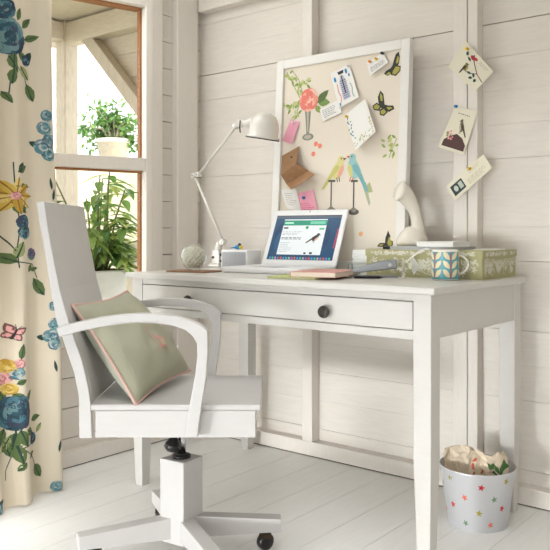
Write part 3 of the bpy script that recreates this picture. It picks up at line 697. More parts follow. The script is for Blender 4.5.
bf([[(378, 97), (380.5, 90.5), (383.5, 94), (384.8, 105), (382, 109), (378.5, 103)], [(383, 104), (388, 105.5), (393.5, 105.5), (394.5, 109), (389, 112), (383, 109)], [(372.5, 106), (377, 102.5), (382, 106.5), (379, 111), (374, 110)], [(379.5, 110), (384, 107), (388, 112), (384, 116), (380, 115)]],
   [[(373.7, 106.3), (377, 104), (380, 106.5), (378.4, 109.5), (374.6, 109)], [(380.6, 111), (384, 109), (386.4, 112), (383.6, 114.6), (381, 114)], [(380, 96), (381, 93), (382.5, 96), (382.8, 101), (381, 101)], [(386.5, 107.2), (391, 107), (392.6, 108.2), (388.6, 110)]])
bf([[(385, 244), (385.5, 238), (388.2, 230.5), (390.5, 236), (389.5, 244), (386, 246.5)], [(377, 246.3), (380, 243), (385, 243), (386, 246.5), (381, 247)], [(386.5, 246), (389, 240), (392.8, 241), (393, 245), (390, 247.2)]],
   [[(387.3, 243), (389.2, 236.5), (391.8, 241.5), (392, 245), (389, 246.4)], [(379, 245.6), (381, 244), (384, 244.4), (381.6, 246)]])
for k_ in range(16):
    x_, z_ = buv(392+rn2.uniform(-7, 5), 148+rn2.uniform(-10, 11)); pr.leaf(x_, z_, rn2.uniform(0, 360), 0.022, 0.010, LG[k_ % 4], 1)
pr.line([buv(397, 138), buv(392, 150), buv(389, 158)], 0.003, LG[3], 0)
b = MB(); b.box((-hw+FWD_-0.004, PD, FWD_-0.004), (hw-FWD_+0.004, TH-0.004, NB_L-FWD_+0.004))
def clampuv(u, v): return max(-hw+FWD_, min(hw-FWD_, u)), max(FWD_, min(NB_L-FWD_, v))
def bfn(u, v, h): u, v = clampuv(u, v); return Vector((u, PD-h, v))
b.prints(pr, bfn, 1, 0.0003, 0.0005)
b.build('fabric_panel', ['board_cloth', 'printed_ink'], nb)

# ------------------------------------------------------------------ pinned cards
def sheet(name, label, cat, corners, pr, m, nrm_, lift=(0, 0, 0, 0), group=None, pins=(), thick_=0.0012, bow=0.0, side2=None):
    """corners: bottom-left, bottom-right, top-right, top-left as world points on the backing; lift: how far each stands off it"""
    cs_ = [c+nrm_*(0.002+l) for c, l in zip(corners, lift)]
    cen_ = sum(cs_, Vector())/4
    def fn(u, v, h=0.0):
        p = cs_[0].lerp(cs_[1], u).lerp(cs_[3].lerp(cs_[2], u), v)
        return p-cen_+nrm_*(h+bow*math.sin(PI*u)*(1-v))
    mb = MB()
    mb.grid(lambda u, v: fn(u, v, thick_), 6, 6, 0); mb.grid(lambda u, v: fn(u, v), 6, 6, 0, flip=True)
    for f_ in (lambda u, v: fn(0, v, thick_*u), lambda u, v: fn(1, v, thick_*u), lambda u, v: fn(v, 0, thick_*u), lambda u, v: fn(v, 1, thick_*u)): mb.grid(f_, 1, 6, 0)
    if pr: mb.prints(pr, lambda u, v, h: fn(u, v, thick_+h), 1, 0.0002, 0.0004)
    mats_ = [m, 'printed_ink']
    o = mb.build(name, mats_, loc=cen_); tag(o, label, cat, group)
    for (pu, pv, pc) in pins:
        pm = MB(); pc_ = fn(pu, pv, thick_)
        q = nrm_.to_track_quat('Z', 'Y').to_matrix().to_4x4()
        pm.lathe([(0, 0), (0.0055, 0), (0.0045, 0.003), (0.0035, 0.007), (0.0055, 0.010), (0.004, 0.012), (0, 0.012)], 12, 0, Matrix.Translation(pc_) @ q)
        pm.build('push_pin', pc, o)
    return o
for nm, c_ in (('pin_blue', rgb(40, 130, 190)), ('pin_yellow', rgb(240, 196, 40)), ('pin_orange', rgb(240, 150, 70)), ('pin_white', rgb(236, 236, 236)), ('pin_dark', rgb(60, 60, 60)), ('pin_teal', rgb(40, 140, 160))): mat(nm, c_, 0.3)
BN = -nrm
def bq(*pts): return [on(px, py, NBM @ Vector((0, PD, 0)), nrm) for px, py in pts]
# 1 white postcard with a dark bottle drawing
pr = Pr(); pr.add([(0.32, 0.12), (0.66, 0.12), (0.66, 0.62), (0.56, 0.8), (0.42, 0.8), (0.32, 0.62)], rgb(190, 192, 208), 0); pr.add([(0.38, 0.84), (0.62, 0.84), (0.66, 0.93), (0.34, 0.93)], INK, 1)
for k_ in range(9): pr.rect(0.36, 0.16+k_*0.06, 0.62, 0.18+k_*0.06, [rgb(110, 120, 170), rgb(120, 110, 120), rgb(70, 74, 90)][k_ % 3], 1)
pr.line([(0.49, 0.8), (0.49, 0.3)], 0.05, INK, 2)
pr.line([(0.2, 0.62), (0.17, 0.4), (0.24, 0.25), (0.18, 0.1)], 0.035, rgb(240, 130, 110), 0); pr.line([(0.8, 0.5), (0.84, 0.35), (0.78, 0.2), (0.82, 0.08)], 0.03, rgb(120, 170, 150), 0)
for q in ((0.15, 0.76, 0.06), (0.76, 0.86, 0.06), (0.85, 0.72, 0.04), (0.12, 0.06, 0.04)): pr.disc(q[0], q[1], q[2], q[2]*1.3, rgb(50, 140, 190), 0, 9)
sheet('postcard', 'white postcard with bottle drawing and coloured squiggles at the top of the pinboard', 'postcard', bq((341, 108.5), (361, 98), (350, 64.5), (331, 73.5)), pr, 'paper_white', BN, (0.012, 0.012, 0.002, 0.002), 'cards pinned to the noticeboard', ((0.93, 0.95, 'pin_white'),))
# 2 small white note beneath it
pr = Pr(); pr.scribble(0.12, 0.15, 0.9, 0.85, 5, 0.05, rgb(150, 150, 150), 3)
sheet('note_card', 'small white handwritten note half under the bottle postcard', 'card', bq((324, 121.5), (343, 112.5), (337.5, 101), (320.5, 110)), pr, 'paper_white', BN, (0.004, 0.004, 0.003, 0.003), 'cards pinned to the noticeboard')
# 3 white card with leaf border, standing well off the board
pr = Pr()
for k_ in range(14): pr.leaf(0.06+rn2.uniform(-.03, .06), 0.95-k_*0.05, rn2.uniform(0, 360), 0.09, 0.04, [rgb(50, 130, 150), rgb(140, 170, 120), rgb(40, 100, 130)][k_ % 3], 0)
for k_ in range(26): pr.leaf(0.08+rn2.uniform(0, .86), 0.05+rn2.uniform(0, .14), rn2.uniform(0, 360), 0.08, 0.035, [rgb(190, 200, 150), rgb(206, 196, 150), rgb(170, 190, 150)][k_ % 3], 0)
for k_ in range(10): pr.leaf(0.93+rn2.uniform(-.03, .03), 0.1+rn2.uniform(0, .4), rn2.uniform(0, 360), 0.07, 0.03, rgb(196, 186, 130), 0)
sheet('greeting_card', 'large plain white card with leafy border, yellow pin, centre right of the pinboard', 'card', bq((360.5, 152), (381, 133.5), (367.5, 99.5), (345.5, 116)), pr, 'paper_white', BN, (0.03, 0.035, 0.012, 0.003), 'cards pinned to the noticeboard', ((0.09, 0.92, 'pin_yellow'),), bow=0.004)
# 4 top card with two pins
pr = Pr(); pr.scribble(0.12, 0.12, 0.9, 0.5, 4, 0.05, rgb(170, 170, 172), 8)
sheet('note_card', 'small white card with orange and yellow pins by the upper butterfly', 'card', bq((371.5, 76.5), (390, 63.5), (384, 53), (367, 62)), pr, 'paper_white', BN, (0.01, 0.012, 0, 0), 'cards pinned to the noticeboard', ((0.2, 0.85, 'pin_orange'), (0.55, 0.8, 'pin_yellow'), (0.95, 0.97, 'pin_dark')))
# 5 pink gift tag
pr = Pr(); pr.disc(0.45, 0.9, 0.12, 0.06, rgb(250, 240, 240), 0, 10)
sheet('gift_tag', 'bright pink gift tag beside the rose vase on the pinboard', 'tag', bq((284.5, 141.5), (294, 144.5), (300, 122), (291, 119.5)), pr, 'paper_pink', BN, (0.012, 0.012, 0, 0), 'cards pinned to the noticeboard', ((0.45, 0.9, 'pin_white'),))
# 6 white crumpled note lower left
pr = Pr(); pr.scribble(0.15, 0.2, 0.85, 0.85, 6, 0.03, rgb(180, 178, 176), 5)
sheet('note_card', 'white creased note under the brown paper packet on the pinboard', 'card', bq((290, 208.5), (303, 212.5), (297, 189), (282, 190)), pr, 'paper_white', BN, (0.016, 0.006, 0.002, 0.006), 'cards pinned to the noticeboard', (), bow=0.008)
# 7 pink card with blue pin
pr = Pr(); pr.scribble(0.1, 0.1, 0.9, 0.5, 4, 0.04, rgb(220, 110, 140), 2)
sheet('gift_tag', 'pink card with blue pin below the brown paper packet', 'tag', bq((302, 213), (319.5, 213), (313.5, 189.5), (296, 194)), pr, 'paper_pink', BN, (0.004, 0.006, 0, 0), 'cards pinned to the noticeboard', ((0.42, 0.72, 'pin_blue'),))
# 8 folded kraft packet: back leaf and an open flap
kc = bq((288, 176.5), (303, 165), (299.5, 146.5), (282.5, 156))
kc2 = bq((286, 183), (313, 172), (303, 165), (288, 176.5))
cen_ = sum(kc, Vector())/4
kp = thing('paper_packet', 'brown folded kraft paper packet pinned above the pink card', 'packet', cen_); kp['group'] = 'cards pinned to the noticeboard'
def plate(pts, m, name, parent, o_):
    mb = MB(); P0 = [p-o_ for p in pts]; n_ = (P0[1]-P0[0]).cross(P0[3]-P0[0]).normalized()*0.0006
    mb.prism([(0, 0), (1, 0), (1, 1), (0, 1)], lambda a, c, t: P0[0].lerp(P0[1], a).lerp(P0[3].lerp(P0[2], a), c)+n_*t, -1, 1); return mb.build(name, m, parent)
A = [p+BN*h for p, h in zip(kc, (0.045, 0.045, 0.003, 0.003))]
plate(A, 'paper_kraft', 'leaf', kp, cen_)
def bo(px, py, h): return on(px, py, NBM @ Vector((0, PD-h, 0)), nrm)
Bq = [bo(286.5, 184, 0.006), bo(308, 170.5, 0.006), A[1], A[0]]; plate(Bq, 'paper_kraft', 'pocket', kp, cen_)
Cq = [bo(291, 189.5, 0.042), bo(315, 174.5, 0.042), Bq[1], Bq[0]]; plate(Cq, 'paper_kraft', 'flap', kp, cen_)
pm = MB(); pm.sphere(A[0].lerp(A[2], 0.62)-cen_+BN*0.004, 0.004); pm.build('push_pin', 'pin_dark', kp)

# cards pinned on the double stud
SN = Vector((0, -1, 0))
def sq(*pts): return [on_y(px, py, 0.0) for px, py in pts]
pr = Pr(); pr.line([(0.97, 0.42), (0.74, 0.5), (0.5, 0.72), (0.4, 0.9)], 0.03, rgb(110, 60, 60), 0); pr.line([(0.74, 0.5), (0.6, 0.36)], 0.022, rgb(110, 60, 60), 0)
pr.bird(0.40, 0.38, 0.16, False, rgb(120, 110, 70), rgb(54, 50, 44), rgb(196, 176, 90), rgb(60, 50, 40), 1, 42)
pr.disc(0.42, 0.8, 0.08, 0.07, rgb(170, 50, 60), 1, 9); pr.disc(0.5, 0.84, 0.05, 0.05, rgb(190, 70, 76), 2, 8)
for q in ((0.25, 0.7, 100), (0.62, 0.36, 200), (0.7, 0.3, 240), (0.66, 0.44, -60), (0.42, 0.66, 160), (0.8, 0.34, -90)): pr.leaf(q[0], q[1], q[2], 0.14, 0.08, rgb(40, 84, 76), 1)
pr.scribble(0.6, 0.78, 0.92, 0.92, 2, 0.015, rgb(130, 130, 130), 4)
sheet('bird_card', 'top card on the double wall post, small bird on a red-flowered branch', 'postcard', sq((449, 67), (477, 92), (494, 72), (467, 41)), pr, 'paper_cream', SN, (0.006, 0.012, 0.002, 0.01), 'bird cards on the wall post', ((0.17, 0.86, 'pin_yellow'),))
pr = Pr(); pr.add([(0.1, 0.06), (0.95, 0.06), (0.95, 0.2), (0.75, 0.34), (0.5, 0.4), (0.25, 0.3), (0.1, 0.2)], rgb(88, 62, 60), 0)
pr.bird(0.60, 0.58, 0.19, True, rgb(120, 104, 84), rgb(84, 74, 64), rgb(196, 180, 150), rgb(60, 50, 40), 1)
for k_ in range(14): pr.disc(0.1+rn2.uniform(0, .3), 0.22+rn2.uniform(0, .22), 0.035, 0.025, [rgb(214, 140, 140), rgb(230, 170, 160), rgb(130, 140, 90)][k_ % 3], 2, 7)
pr.scribble(0.25, 0.82, 0.85, 0.88, 1, 0.02, rgb(140, 136, 124), 9)
sheet('bird_card', 'middle card on the double wall post, brown bird standing on a rock', 'postcard', sq((439.5, 147), (465, 155), (478, 112), (456, 105)), pr, 'paper_cream', SN, (0.010, 0.008, 0.0, 0.0), 'bird cards on the wall post', ((0.06, 0.97, 'pin_blue'),))
pr = Pr(); pr.rect(0.06, 0.18, 0.36, 0.8, rgb(56, 70, 72), 0); pr.disc(0.16, 0.5, 0.05, 0.18, rgb(200, 204, 190), 1, 10); pr.rect(0.24, 0.3, 0.33, 0.7, rgb(190, 196, 180), 1)
pr.scribble(0.44, 0.12, 0.95, 0.5, 4, 0.02, rgb(160, 150, 110), 11); pr.scribble(0.55, 0.66, 0.9, 0.9, 2, 0.03, rgb(190, 180, 130), 12)
sheet('ticket_card', 'lowest card on the double wall post, long slanted cream ticket with dark stamp', 'card', sq((457, 201), (494, 168), (483.5, 154.5), (446.5, 186.5)), pr, 'paper_cream', SN, (0.012, 0.012, 0, 0), 'bird cards on the wall post', ((0.62, 0.86, 'pin_yellow'),))

# =================================================================== LAMP
LY_ = -0.15
def lp(px, py): return on_y(px, py, LY_)
lb = lp(217, 268); lb.z = DZ
lamp = thing('desk_lamp', 'cream enamelled jointed desk lamp with dome shade standing left of the laptop', 'lamp', lb)
def LL(px, py, dy=0.0): return lp(px, py)-lb+Vector((0, dy, 0))
b = MB(); b.box((-0.028, -0.025, 0), (0.03, 0.03, 0.012)); b.box((-0.012, -0.02, 0.012), (0.026, 0.02, 0.07)); b.tube([(0.0, 0, 0.06), (0.016, 0, 0.10)], [0.018, 0.014], 14)
b.build('base', 'lamp_enamel', lamp, bevel=0.004)
for q0, q1 in (((0.026, -0.006, 0.025), (0.031, -0.006, 0.025)), ((0.026, -0.006, 0.05), (0.031, -0.006, 0.05)), ((-0.002, -0.02, 0.04), (-0.002, -0.026, 0.04))):
    b = MB(); b.tube([q0, q1], 0.005, 10); b.build('bolt', 'black_metal', lamp)
J = {'low': LL(223, 242), 'elbow': LL(194.5, 175.5), 'elbow2': LL(198.5, 174.5), 'top': LL(236, 126)}
b = MB(); b.tube([J['low'], J['elbow']], 0.0062, 12); b.build('lower_arm', 'lamp_enamel', lamp)
b = MB(); b.tube([J['elbow2'], J['top']], 0.0062, 12); b.build('upper_arm', 'lamp_enamel', lamp)
for key, r_ in (('low', 0.0125), ('elbow', 0.011), ('elbow2', 0.011), ('top', 0.011)):
    b = MB(); p = J[key]; b.tube([p+Vector((0, -0.012, 0)), p+Vector((0, 0.012, 0))], r_, 18); b.build('joint', 'lamp_enamel', lamp, bevel=0.002)
    b = MB(); p = J[key]; b.tube([p+Vector((0, -0.016, 0)), p+Vector((0, 0.016, 0))], 0.0045, 10); b.build('joint_screw', 'chrome', lamp)
ang = R(-10)
ca = LL(262.5, 138.5)
sm = Matrix.Translation(ca) @ Matrix.Rotation(R(11), 4, 'Y')
prof = [(0.067, 0.0), (0.067, 0.006), (0.060, 0.012), (0.059, 0.050), (0.054, 0.071), (0.041, 0.090), (0.021, 0.101), (0.0, 0.104)]
inner = [(0.0, 0.100), (0.039, 0.086), (0.051, 0.068), (0.056, 0.048), (0.057, 0.012), (0.064, 0.004), (0.067, 0.0)]
b = MB(); b.lathe(inner[:-1]+prof, 36, 0, sm); sh_ = b.build('shade', 'lamp_enamel', lamp)
b = MB(); b.lathe([(0.055, -0.0035), (0.068, -0.0035), (0.068, 0.0005), (0.055, 0.0005), (0.055, -0.0035)], 36, 0, sm); b.build('rim', 'black_metal', sh_)['label'] = 'dark rubber rim of the shade'
b = MB(); b.sphere(sm @ Vector((0, 0, 0.045)), 0.026); b.build('bulb', 'bulb_glass', lamp)
b = MB(); b.tube([J['top'], sm @ Vector((-0.03, 0, 0.075))], [0.011, 0.016], 14); b.tube([LL(239, 122), LL(251, 125)], 0.015, 16); b.build('socket', 'lamp_enamel', lamp)
b = MB(); b.tube([LL(243.5, 121, -0.02), LL(243, 128, -0.02), LL(243.5, 133, -0.02)], 0.0025, 8); b.build('switch_lever', 'black_metal', lamp)

# =================================================================== LAPTOP
hl = Vector((0.722, -0.208, DZ)); lya = R(5)
lap = thing('laptop', 'open white laptop showing a bird web page in the middle of the desk', 'laptop', hl, lya)
Wl, Dl = 0.330, 0.245
b = MB(); b.box((-Wl/2, -Dl, 0.0), (Wl/2, 0.006, 0.021)); b.build('base', 'white_plastic', lap, bevel=0.006)
b = MB(); 
for r_ in range(5):
    for c_ in range(13): b.box((-0.14+c_*0.0216, -0.115+r_*0.0175, 0.0211), (-0.14+c_*0.0216+0.0185, -0.115+r_*0.0175+0.0145, 0.0232))
b.build('keyboard', 'white_plastic', lap, bevel=0.0008)
b = MB(); b.box((-0.055, -0.215, 0.0211), (0.055, -0.145, 0.0217)); b.build('trackpad', 'grey_plastic', lap)
lid = MB(); la = math.atan2(0.095, 0.205); LH = 0.232
lm = Matrix.Translation((0, 0.002, 0.021)) @ Matrix.Rotation(-la, 4, 'X')
lid.box((-Wl/2, 0, 0.0), (Wl/2, 0.009, LH), 0, lm)
lo = lid.build('lid', 'white_plastic', lap, bevel=0.004)
pr = Pr(); sw, s0, s1 = 0.290/2, 0.021, 0.021+0.186
NAVY = rgb(28, 66, 98); WPAGE = rgb(206, 212, 214)
pr.rect(-sw, s0, sw, s1, NAVY, 0); pr.rect(-sw, s1-0.012, sw, s1-0.004, rgb(70, 84, 98), 1); pr.rect(-sw, s1-0.004, sw, s1, rgb(52, 52, 58), 1)
for k_ in range(7): pr.disc(rn2.uniform(-.11, .11), 0.085+rn2.uniform(0, .06), 0.03, 0.05, [rgb(34, 78, 112), rgb(24, 56, 86)][k_ % 2], 1, 10)
pr.rect(-0.105, 0.042, 0.088, 0.190, WPAGE, 3); pr.rect(-0.105, 0.164, 0.088, 0.186, rgb(26, 132, 104), 4); pr.rect(0.015, 0.169, 0.082, 0.181, rgb(96, 176, 150), 5)
pr.rect(-0.1, 0.171, -0.06, 0.178, rgb(150, 206, 186), 5)
pr.disc(0.005, 0.155, 0.007, 0.007, rgb(30, 140, 80), 5, 8); pr.rect(0.06, 0.146, 0.082, 0.153, rgb(60, 160, 110), 5); pr.rect(-0.1, 0.15, -0.08, 0.157, rgb(60, 70, 80), 5)
pr.scribble(-0.1, 0.104, 0.0, 0.116, 2, 0.003, rgb(90, 100, 110), 3, 5); pr.scribble(-0.1, 0.122, -0.0, 0.14, 3, 0.002, rgb(140, 146, 150), 4, 5); pr.scribble(-0.1, 0.05, -0.045, 0.095, 6, 0.002, rgb(150, 156, 160), 5, 5)
pr.bird(0.05, 0.112, 0.024, False, rgb(60, 60, 62), rgb(40, 40, 44), rgb(206, 160, 130), rgb(40, 36, 34), 5, -8)
pr.rect(0.015, 0.045, 0.025, 0.052, rgb(40, 44, 50), 5); pr.rect(0.04, 0.045, 0.052, 0.053, rgb(40, 44, 50), 5)
pr.rect(-sw, s0, sw, s0+0.014, rgb(44, 62, 86), 3)
for k_ in range(22): pr.rect(-0.135+k_*0.0125, s0+0.002, -0.127+k_*0.0125, s0+0.011, [rgb(70, 130, 190), rgb(150, 150, 160), rgb(190, 90, 80), rgb(60, 160, 150), rgb(120, 100, 150)][(k_*3) % 5], 4)
pr.line([(0.138, 0.07), (0.142, 0.15)], 0.005, rgb(170, 60, 80), 4)
b = MB(); b.prints(pr, lambda u, v, h: lm @ Vector((u, -h, v)), 0, 0.00012, 0.0004); b.build('display', 'lit_screen', lo)
b = MB(); b.tube([lm @ Vector((0, 0.001, LH-0.010)), lm @ Vector((0, -0.0006, LH-0.010))], 0.0025, 10); b.build('webcam', 'screen_black', lo)

# =================================================================== DESK CLUTTER
# glass globe with a seed head on a thin wooden tray
gc = on_z(190, 270.5, DZ+0.006); gc.z = DZ+0.0065
tr = MB(); tr.box((-0.085, -0.055, 0), (0.085, 0.055, 0.006))
tag(tr.build('wooden_tray', 'coaster_wood', loc=(gc.x+0.0, gc.y+0.02, DZ), rot=(0, 0, R(8)), bevel=0.001), 'thin brown wooden tray under the glass globe at the desk corner', 'tray')
gl = thing('paperweight', 'round clear glass globe with white seed head inside on the wooden tray', 'paperweight', gc+Vector((0, 0.02, 0)))
b = MB(); b.lathe([(0, 0.0005), (0.02, 0.0)]+[(0.049*math.sin(PI*t/16), 0.048-0.049*math.cos(PI*t/16)) for t in range(3, 16)]+[(0, 0.097)], 32); b.build('globe', 'globe_glass', gl)
b = MB(); c0 = Vector((0, 0, 0.049))
for k_ in range(120):
    z_ = 1-2*(k_+0.5)/120; a = k_*2.39996; q = Vector((math.sqrt(1-z_*z_)*math.cos(a), math.sqrt(1-z_*z_)*math.sin(a), z_))
    b.tube([c0, c0+q*0.038], 0.0005, 4); b.lathe([(0, 0), (0.0075, 0.003), (0.0, 0.0035)], 7, 0, Matrix.Translation(c0+q*0.038) @ q.to_track_quat('Z', 'Y').to_matrix().to_4x4())
b.sphere(c0, 0.033, 0, 24); b.build('seed_head', 'seed_white', gl)
# small white box with grey mesh front, bird ornament on it
wb = thing('mesh_box', 'small white box with grey mesh front between lamp and laptop', 'box', (0.455, -0.262, DZ), R(0))
b = MB(); b.box((-0.068, 0.0, 0), (0.068, 0.085, 0.075)); b.build('case', 'white_plastic', wb, bevel=0.003)
b = MB(); b.box((-0.062, -0.0015, 0.006), (0.062, 0.0, 0.068))
pr = Pr()
for k_ in range(28): pr.rect(-0.06+k_*0.0043, 0.008, -0.06+k_*0.0043+0.0016, 0.066, rgb(150, 150, 154), 1)
for k_ in range(13): pr.rect(-0.06, 0.009+k_*0.0045, 0.06, 0.0105+k_*0.0045, rgb(160, 160, 164), 0)
b.prints(pr, lambda u, v, h: Vector((u, -0.0015-h, v)), 1, 0.0001, 0.0002); b.build('mesh_front', ['grey_plastic', 'printed_ink'], wb)
bd = thing('bird_ornament', 'tiny blue and yellow bird ornament on top of the white mesh box', 'ornament', (0.447, -0.232, DZ+0.0755), R(30))
for nm, c_ in (('bird_blue', rgb(50, 150, 205)), ('bird_yellow', rgb(240, 206, 60)), ('bird_dark', rgb(60, 64, 60))): mat(nm, c_, 0.6)
b = MB(); b.sphere((0, 0, 0.009), 0.01, 0, 14, (1.3, 0.8, 0.9)); b.tube([(-0.008, 0, 0.009), (-0.032, 0, 0.006)], [(0.003, 0.005), (0.001, 0.006)], 8); b.build('body', 'bird_blue', bd)
b = MB(); b.sphere((0.013, 0, 0.009), 0.0085, 0, 12); b.build('breast', 'bird_yellow', bd)
b = MB(); b.sphere((0.008, 0, 0.0195), 0.0065, 0, 12); b.tube([(0.013, 0, 0.0195), (0.018, 0, 0.0185)], [0.002, 0.0004], 6); b.build('head', 'bird_dark', bd)
# notebooks
def book(name, label, c, rz, w_, d_, h_, cover, z=DZ, group=None, pages='paper_pages'):
    t = thing(name, label, 'book', (c[0], c[1], z), rz, group)
    b = MB(); b.box((-w_/2, -d_/2, 0), (w_/2, d_/2, 0.0016)); b.box((-w_/2, -d_/2, h_-0.0016), (w_/2, d_/2, h_)); b.box((-w_/2, -d_/2, 0.0016), (-w_/2+0.0025, d_/2, h_-0.0016)); b.build('cover', cover, t, bevel=0.0005)
    b = MB(); b.box((-w_/2+0.0025, -d_/2+0.002, 0.0016), (w_/2-0.002, d_/2-0.002, h_-0.0016)); b.build('pages', pages, t); return t
book('notebook', 'pale green thin notebook under the pink one in front of the laptop', (1.0, -0.52), R(8), 0.17, 0.21, 0.007, 'book_green', DZ, 'notebooks by the laptop')
book('notebook', 'pink notebook with thick pages on the right front of the laptop', (1.055, -0.50), R(14), 0.15, 0.21, 0.016, 'book_pink', DZ+0.0072, 'notebooks by the laptop')
book('notebook', 'teal-edged slim notebook beside the laptop screen', (0.965, -0.27), R(5), 0.12, 0.17, 0.012, 'book_teal', DZ, 'notebooks by the laptop')
# papers between notebooks and box
b = MB()
for k_ in range(9): b.box((-0.045+0.002*(k_ % 3), -0.07+0.003*(k_ % 2), k_*0.0092), (0.045+0.002*(k_ % 2), 0.07, k_*0.0092+0.0085))
tag(b.build('card_stack', 'paper_white', loc=(1.03, -0.17, DZ), rot=(0, 0, R(2))), 'stack of white cards between laptop screen and patterned box', 'paper')
b = MB(); b.box((-0.012, -0.004, 0), (0.012, 0.004, 0.012)); b.tube([(-0.008, 0, 0.012), (-0.006, 0, 0.034), (0.006, 0, 0.034), (0.008, 0, 0.012)], 0.0015, 6)
tag(b.build('bulldog_clip', 'steel', loc=(0.985, -0.247, DZ), rot=(0, 0, R(20))), 'small steel clip in front of the white card stack', 'clip')
# stapler
sp = thing('stapler', 'grey metal stapler with raised arm left of the clear ribbon', 'stapler', (1.098, -0.420, DZ), R(36))
b = MB(); b.box((0, -0.018, 0), (0.15, 0.018, 0.007)); b.build('base', 'steel', sp, bevel=0.002)
mm = Matrix.Translation((0.0, 0, 0.012)) @ Matrix.Rotation(R(-8), 4, 'Y')
b = MB(); b.prism([(0, 0.0), (0.15, -0.004), (0.15, 0.024), (0.10, 0.026), (0.0, 0.012)], lambda a, c, t: mm @ Vector((a, t, c)), -0.014, 0.014); b.build('arm', 'steel', sp, bevel=0.003)
b = MB(); b.tube([mm @ Vector((0.128, -0.0155, 0.01)), mm @ Vector((0.128, 0.0155, 0.01))], 0.006, 14); b.build('pivot', 'chrome', sp)
b = MB(); b.box((-0.008, -0.014, 0.004), (0.006, 0.014, 0.018)); b.build('nose', 'black_metal', sp, bevel=0.002)
b = MB(); b.tube([(0, 0, 0.0045), (0.075, 0.01, 0.0045)], 0.0045, 8); b.tube([(0.075, 0.01, 0.0045), (0.09, 0.012, 0.0045)], [0.0045, 0.001], 8)
tag(b.build('pen', 'black_metal', loc=(1.145, -0.47, DZ), rot=(0, 0, R(20))), 'short black pen lying in front of the stapler', 'pen')
# patterned box
BX0, BX1, BY0, BY1, BH = 1.085, 1.490, -0.300, -0.035, 0.088
bx = thing('storage_box', 'long sage green box with white leafy scroll pattern at the right desk end', 'box', ((BX0+BX1)/2, (BY0+BY1)/2, DZ))
hx, hy = (BX1-BX0)/2, (BY1-BY0)/2
CRM = rgb(214, 211, 192)
def scroll(w_, h_, n, seed):
    pr = Pr(); rr = random.Random(seed)
    for k_ in range(n):
        cx, cy = rr.uniform(0.02, w_-0.02), rr.uniform(0.015, h_-0.015)
        t = k_ % 3
        if t == 0:
            for q in range(5): pr.leaf(cx, cy, 72*q+rr.uniform(-10, 10), 0.012, 0.0045, CRM, 1)
        elif t == 1:
            pts = [(cx+0.016*(1-s/12)*math.cos(s*0.62), cy+0.016*(1-s/12)*math.sin(s*0.62)) for s in range(10)]; pr.line(pts, 0.0022, CRM, 0)
        else:
            a = rr.uniform(30, 150); pr.line([(cx, cy), (cx+0.03*math.cos(R(a)), cy+0.03*math.sin(R(a)))], 0.0018, CRM, 0)
            for q in range(3):
                for s in (-1, 1): pr.leaf(cx+0.01*q*math.cos(R(a)), cy+0.01*q*math.sin(R(a)), a+50*s, 0.013, 0.005, CRM, 1)
    pr.polys = [(p, c, l) for p, c, l in pr.polys if all(0.001 < x_ < w_-0.001 and 0.001 < y_ < h_-0.001 for x_, y_ in p)]
    return pr
b = MB(); b.box((-hx, -hy, 0), (hx, hy, BH-0.022))
b.prints(scroll(2*hx, BH-0.022, 80, 1), lambda u, v, h: Vector((-hx+u, -hy-h, v)), 1, 0.0002, 0.0004)
b.prints(scroll(2*hy, BH-0.022, 52, 2), lambda u, v, h: Vector((hx+h, -hy+u, v)), 1, 0.0002, 0.0004)
b.build('body', ['box_green', 'printed_ink'], bx)
b = MB(); b.box((-hx-0.003, -hy-0.003, BH-0.022), (hx+0.003, hy+0.003, BH))
b.prints(scroll(2*hx, 0.021, 60, 3), lambda u, v, h: Vector((-hx+u, -hy-0.003-h, BH-0.0215+v)), 1, 0.0002, 0.0004)
b.prints(scroll(2*hy, 0.021, 40, 4), lambda u, v, h: Vector((hx+0.003+h, -hy+u, BH-0.0215+v)), 1, 0.0002, 0.0004)
b.build('lid', ['box_green', 'printed_ink'], bx)
ZT = DZ+BH
book('notebook', 'grey slim notebook with black spine lying on the patterned box', (1.285, -0.215), R(0), 0.235, 0.15, 0.010, 'paper_grey', ZT, 'books on the patterned box', 'paper_grey')
sp_ = MB(); sp_.box((0, 0, 0), (0.026, 0.03, 0.0105)); tag(sp_.build('eraser', 'black_metal', loc=(1.141, -0.292, ZT), bevel=0.002), 'small black block beside the grey notebook on the patterned box', 'eraser')
book('notebook', 'small white notebook on top of the grey notebook', (1.325, -0.218), R(-2), 0.130, 0.12, 0.016, 'paper_white', ZT+0.0102, 'books on the patterned box', 'paper_white')
b = MB(); b.box((-0.035, -0.05, 0), (0.035, 0.05, 0.003)); tag(b.build('sheet_of_paper', 'paper_white', loc=(1.45, -0.15, ZT), rot=(0, 0, R(5))), 'loose white papers at the right end of the patterned box', 'paper')
# ceramic vase with a bent open neck
vb = Vector((1.152, -0.110, ZT))
va = thing('ceramic_vase', 'white ceramic vase with long bent neck and slanted mouth on the patterned box', 'vase', vb, YAW)
VU = 0.00355
def vp(px, py): return Vector(((px-412)*VU, 0, (246-py)*VU*1.05))
b = MB(); b.lathe([(0, 0), (0.046, 0), (0.056, 0.012), (0.058, 0.026), (0.050, 0.045), (0.034, 0.062), (0.022, 0.074), (0, 0.08)], 32, 0, Matrix.Translation((0, 0, 0)))
path = [vp(413, 238), vp(417, 231), vp(417.5, 224), vp(416, 216), vp(413, 208), vp(409, 200.5), vp(404, 195)+Vector((0, -0.002, 0)), vp(400, 192.5)+Vector((0, -0.008, 0)), vp(397, 192)+Vector((0, -0.016, 0))]
rad = [0.045, 0.032, 0.021, 0.0195, 0.022, 0.027, 0.032, (0.036, 0.030), (0.039, 0.031)]
b.tube(path+[path[-1]+Vector((0.003, 0.004, 0)), path[-2], path[-3]], rad+[(0.034, 0.026), (0.026, 0.020), 0.008], 28)
b.build('body', 'white_ceramic', va, sub=1)
